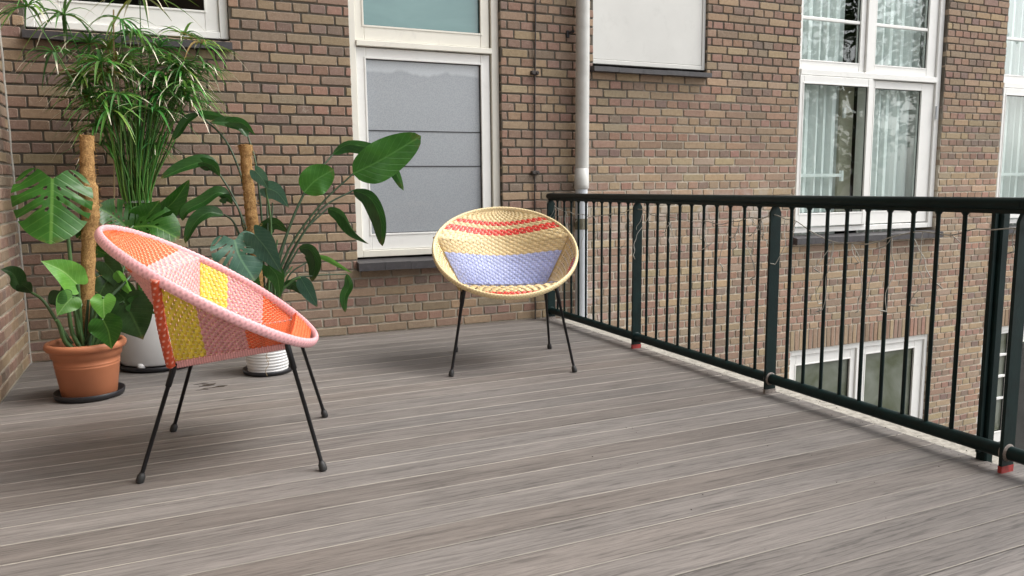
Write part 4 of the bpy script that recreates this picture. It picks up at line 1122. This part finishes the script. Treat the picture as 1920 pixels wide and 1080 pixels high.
# ---- umbrella sedge in the large white planter
cy = empty('umbrella_sedge'); tag(cy, 'tall umbrella sedge with fanned narrow blades under the left window', 'plant')
cr = random.Random(12)
G1, G2, G3, DRY = (.050, .155, .030), (.090, .245, .055), (.17, .33, .075), (.76, .70, .56)
heads = [(52, 12, 1), (120, 28, .9), (225, 36, .8), (262, -8, 1.3), (345, 66, 1), (378, 82, .9), (100, 98, .8), (168, 82, 1), (205, 92, 1), (298, 88, 1), (165, 178, 1), (385, 128, .8), (318, 118, 1.1), (250, 62, .8),
         (190, 272, .9), (292, 272, .7), (352, 190, .8), (180, 236, .8)]
for k in range(42):
    a = cr.random()*6.28; q = math.sqrt(cr.random()); heads.append((252 + 112*q*math.cos(a), 145 + 78*q*math.sin(a), cr.uniform(.7, 1.05)))
tie = P(258, 380, WP.y)
for hi, (hx, hy, sz) in enumerate(heads):
    Yh = WP.y + cr.uniform(-.17, .17) if hi > 17 else WP.y + cr.uniform(-.12, .10)
    top = P(hx, hy, Yh)
    foot = Vector((WP.x + cr.uniform(-.07, .07), WP.y + cr.uniform(-.07, .07), .30))
    tq = tie + Vector((cr.gauss(0, .030), cr.gauss(0, .03), cr.uniform(-.02, .02)))
    tq.x = min(max(tq.x, tie.x-.065), tie.x+.065)
    m1 = tq.lerp(top, .55) + Vector((0, 0, .05*cr.random())) - (top-tq)*.08*Vector((1,0,0)).dot((top-tq).normalized())
    c = tuple(x*cr.uniform(.75, 1.3) for x in cr.choice((G1, G2, G2, G3)))
    b_ = MB(); S_ = spline([foot, tq, m1, top], 14); b_.tube(S_, [.0042*(1-.4*i/13) for i in range(14)], 5, c); b_.build('stalk', M_SEDGE, cy, True)
    ax = (S_[-1]-S_[-3]).normalized(); ax = (ax + Vector((0, 0, .7))).normalized()
    s1 = ax.cross(Vector((.3, 1, .2))).normalized(); s2 = ax.cross(s1)
    mb = MB(); nb = cr.randint(13, 19); dryh = cr.random() < .16
    for j in range(nb):
        a = 6.283*j/nb + cr.uniform(-.15, .15); L = cr.uniform(.16, .29)*sz; d = (s1*math.cos(a) + s2*math.sin(a))
        el = cr.uniform(.10, .85); dv = (d*math.cos(el) + ax*math.sin(el)); wd = cr.uniform(.0060, .0105); droop = cr.uniform(.5, 1.35)
        side_ = dv.cross(ax).normalized(); v = []; f = []; cc = []
        col = tuple(x*cr.uniform(.75, 1.35) for x in (cr.choice((G1, G2, G2, G3)) if not dryh else cr.choice((G3, (.22, .22, .06)))))
        drytip = cr.random() < .42; n = 7
        for i in range(n):
            s = i/(n-1); p = top + dv*L*s + Vector((0, 0, -1))*droop*L*.75*s*s
            ww = wd*(1-.9*s**2.2)*(.45+.55*min(1, s*5)); v += [p - side_*ww, p + Vector((0, 0, -ww*.5)), p + side_*ww]
            q = DRY if (drytip and s > .74) else col; cc += [q, q, q]
            if i: b0 = 3*i; f += [(b0-3, b0, b0+1, b0-2), (b0-2, b0+1, b0+2, b0-1)]
        n0 = len(mb.v); mb.v += [tuple(x) for x in v]; mb.f += [tuple(i+n0 for i in q) for q in f]; mb.m += [0]*len(f); mb.c += cc
    mb.build('blade_whorl', M_SEDGE, cy, True)
for k in range(46):                                        # bare stalks of the dense bundle
    foot = Vector((WP.x + cr.uniform(-.09, .09), WP.y + cr.uniform(-.09, .09), .30)); x = cr.uniform(-.066, .066)
    tq = tie + Vector((x, cr.uniform(-.05, .05), 0)); top = P(258 + x*900 + cr.uniform(-25, 25), cr.uniform(170, 260), WP.y + cr.uniform(-.1, .1))
    c = tuple(v*cr.uniform(.7, 1.3) for v in cr.choice((G2, G3, G3, G1)))
    b_ = MB(); b_.tube(spline([foot, tq, top], 10), .0040, 5, c); b_.build('stalk', M_SEDGE, cy, True)
b_ = MB()
for dz in (0, .006): b_.tube([tie + Vector((.072*math.cos(a*.3142*2), .055*math.sin(a*.3142*2), dz + .003*math.sin(a))) for a in range(11)], .0018, 5, (.45, .50, .42), cap=False)
b_.build('tie_string', M_SEDGE, cy, True)
b_ = MB(); b_.tube([P(215, 560, WP.y-.02), P(213, 18, WP.y-.02)], .0042, 6)
tag(b_.build('bamboo_stick', M_TWINE), 'thin bamboo stick poking up through the umbrella sedge', 'stick')

# ---- water stains and fallen bits on the boards
b_ = MB(); dr = random.Random(3)
for k in range(9):
    q = P(408 + dr.uniform(-34, 34), 727 + dr.uniform(-8, 8), -1); d = (q-CAM); q = CAM + d*(-CAM.z/d.z)
    n = 9; r0 = dr.uniform(.008, .022)
    b_.add([(q.x + r0*2.2*math.cos(6.283*i/n)*dr.uniform(.6, 1.2), q.y + r0*.6*math.sin(6.283*i/n)*dr.uniform(.6, 1.2), .0012) for i in range(n)], [tuple(range(n))])
o = b_.build('damp_patch', plain('wet_board', (.045, .040, .036), .25)); o['kind'] = 'stuff'; o['label'] = 'small damp patches on the boards near the pots'; o['category'] = 'stain'

# ================================================================== trees across the courtyard (mirrored in the panes)
def tree(x, y, h, rad, seed, label):
    rr = random.Random(seed); t = empty('street_tree', (x, y, -3.3)); tag(t, label, 'tree', 'trees behind the viewer')
    b_ = MB(); b_.tube([(0, 0, 0), (.1, .05, h*.35), (0, .1, h*.7)], [.22, .16, .07], 9)
    for k in range(7):
        a = rr.random()*6.3; z = h*rr.uniform(.35, .6); b_.tube([(.05, .05, z), (rad*.4*math.cos(a), rad*.4*math.sin(a), z+h*.12), (rad*.8*math.cos(a), rad*.8*math.sin(a), z+h*.2)], [.08, .05, .02], 6)
    b_.build('trunk', M_BARK, t, True)
    v = []; f = []
    for k in range(130):
        a, u, q = rr.random()*6.3, rr.uniform(-1, 1), rr.random()**.4; cxy = math.sqrt(1-u*u)
        c = Vector((rad*q*cxy*math.cos(a), rad*q*cxy*math.sin(a), h*.68 + rad*.95*q*u)); cl = rr.uniform(.35, .7)
        for j in range(26):
            d = Vector((rr.gauss(0, 1), rr.gauss(0, 1), rr.gauss(0, .8)))*cl*.5; p = c+d; e1 = Vector((rr.gauss(0, 1), rr.gauss(0, 1), rr.gauss(0, 1))).normalized()*rr.uniform(.06, .12); e2 = e1.cross(Vector((rr.gauss(0, 1), rr.gauss(0, 1), 1))).normalized()*.06
            n = len(v); v += [p-e1, p+e2, p+e1, p-e2]; f.append((n, n+1, n+2, n+3))
    mesh_obj('crown', v, f, M_TREELEAF, t)
tree(14.5, -9, 10.5, 3.2, 1, 'leafy tree across the courtyard, mirrored in the four-light window')
tree(20, -13, 12, 3.8, 2, 'taller leafy tree farther off across the courtyard')

# ---- unseen house added behind the viewer, left: blocks sky to darken that side, mirrored in the left panes
nb = empty('added_skyblock_house', (-6, -9, -3.3)); tag(nb, 'unseen brick house added behind the viewer to block sky on the left', 'building')
M_SKYBLOCK = plain('skyblock_brick', (.24, .17, .13), .9, .2, 6)
b_ = MB(); b_.box(-9, 7.2, -3, 0, 0, 12.5); b_.build('wall', M_SKYBLOCK, nb)
b_ = MB(); b_.add([(-9.3,-3.2,12.5),(7.5,-3.2,12.5),(7.5,.3,12.5),(-9.3,.3,12.5),(-9.3,-1.5,14.2),(7.5,-1.5,14.2)], [(0,1,5,4),(3,4,5,2),(0,4,3),(1,2,5),(0,3,2,1)]); b_.build('added_skyblock_roof', M_SLATE, nb)
for i in range(5):
    for j in range(4):
        x, z = -7.6 + i*3.0, 1.0 + j*2.9
        b_ = MB(); framebox(b_, x, x+1.5, z, z+1.8, .004, .06, .08, .08, .08, .08); b_.box(x+.71, x+.79, .006, .05, z+.08, z+1.72); wf = b_.build('window', M_WHITE, nb)  # window of the added sky-blocking house
        b_ = MB(); b_.box(x+.08, x+1.42, .003, .012, z+.08, z+1.72); b_.build('pane', M_PAINTREFL, wf)  # pane of the added sky-blocking house
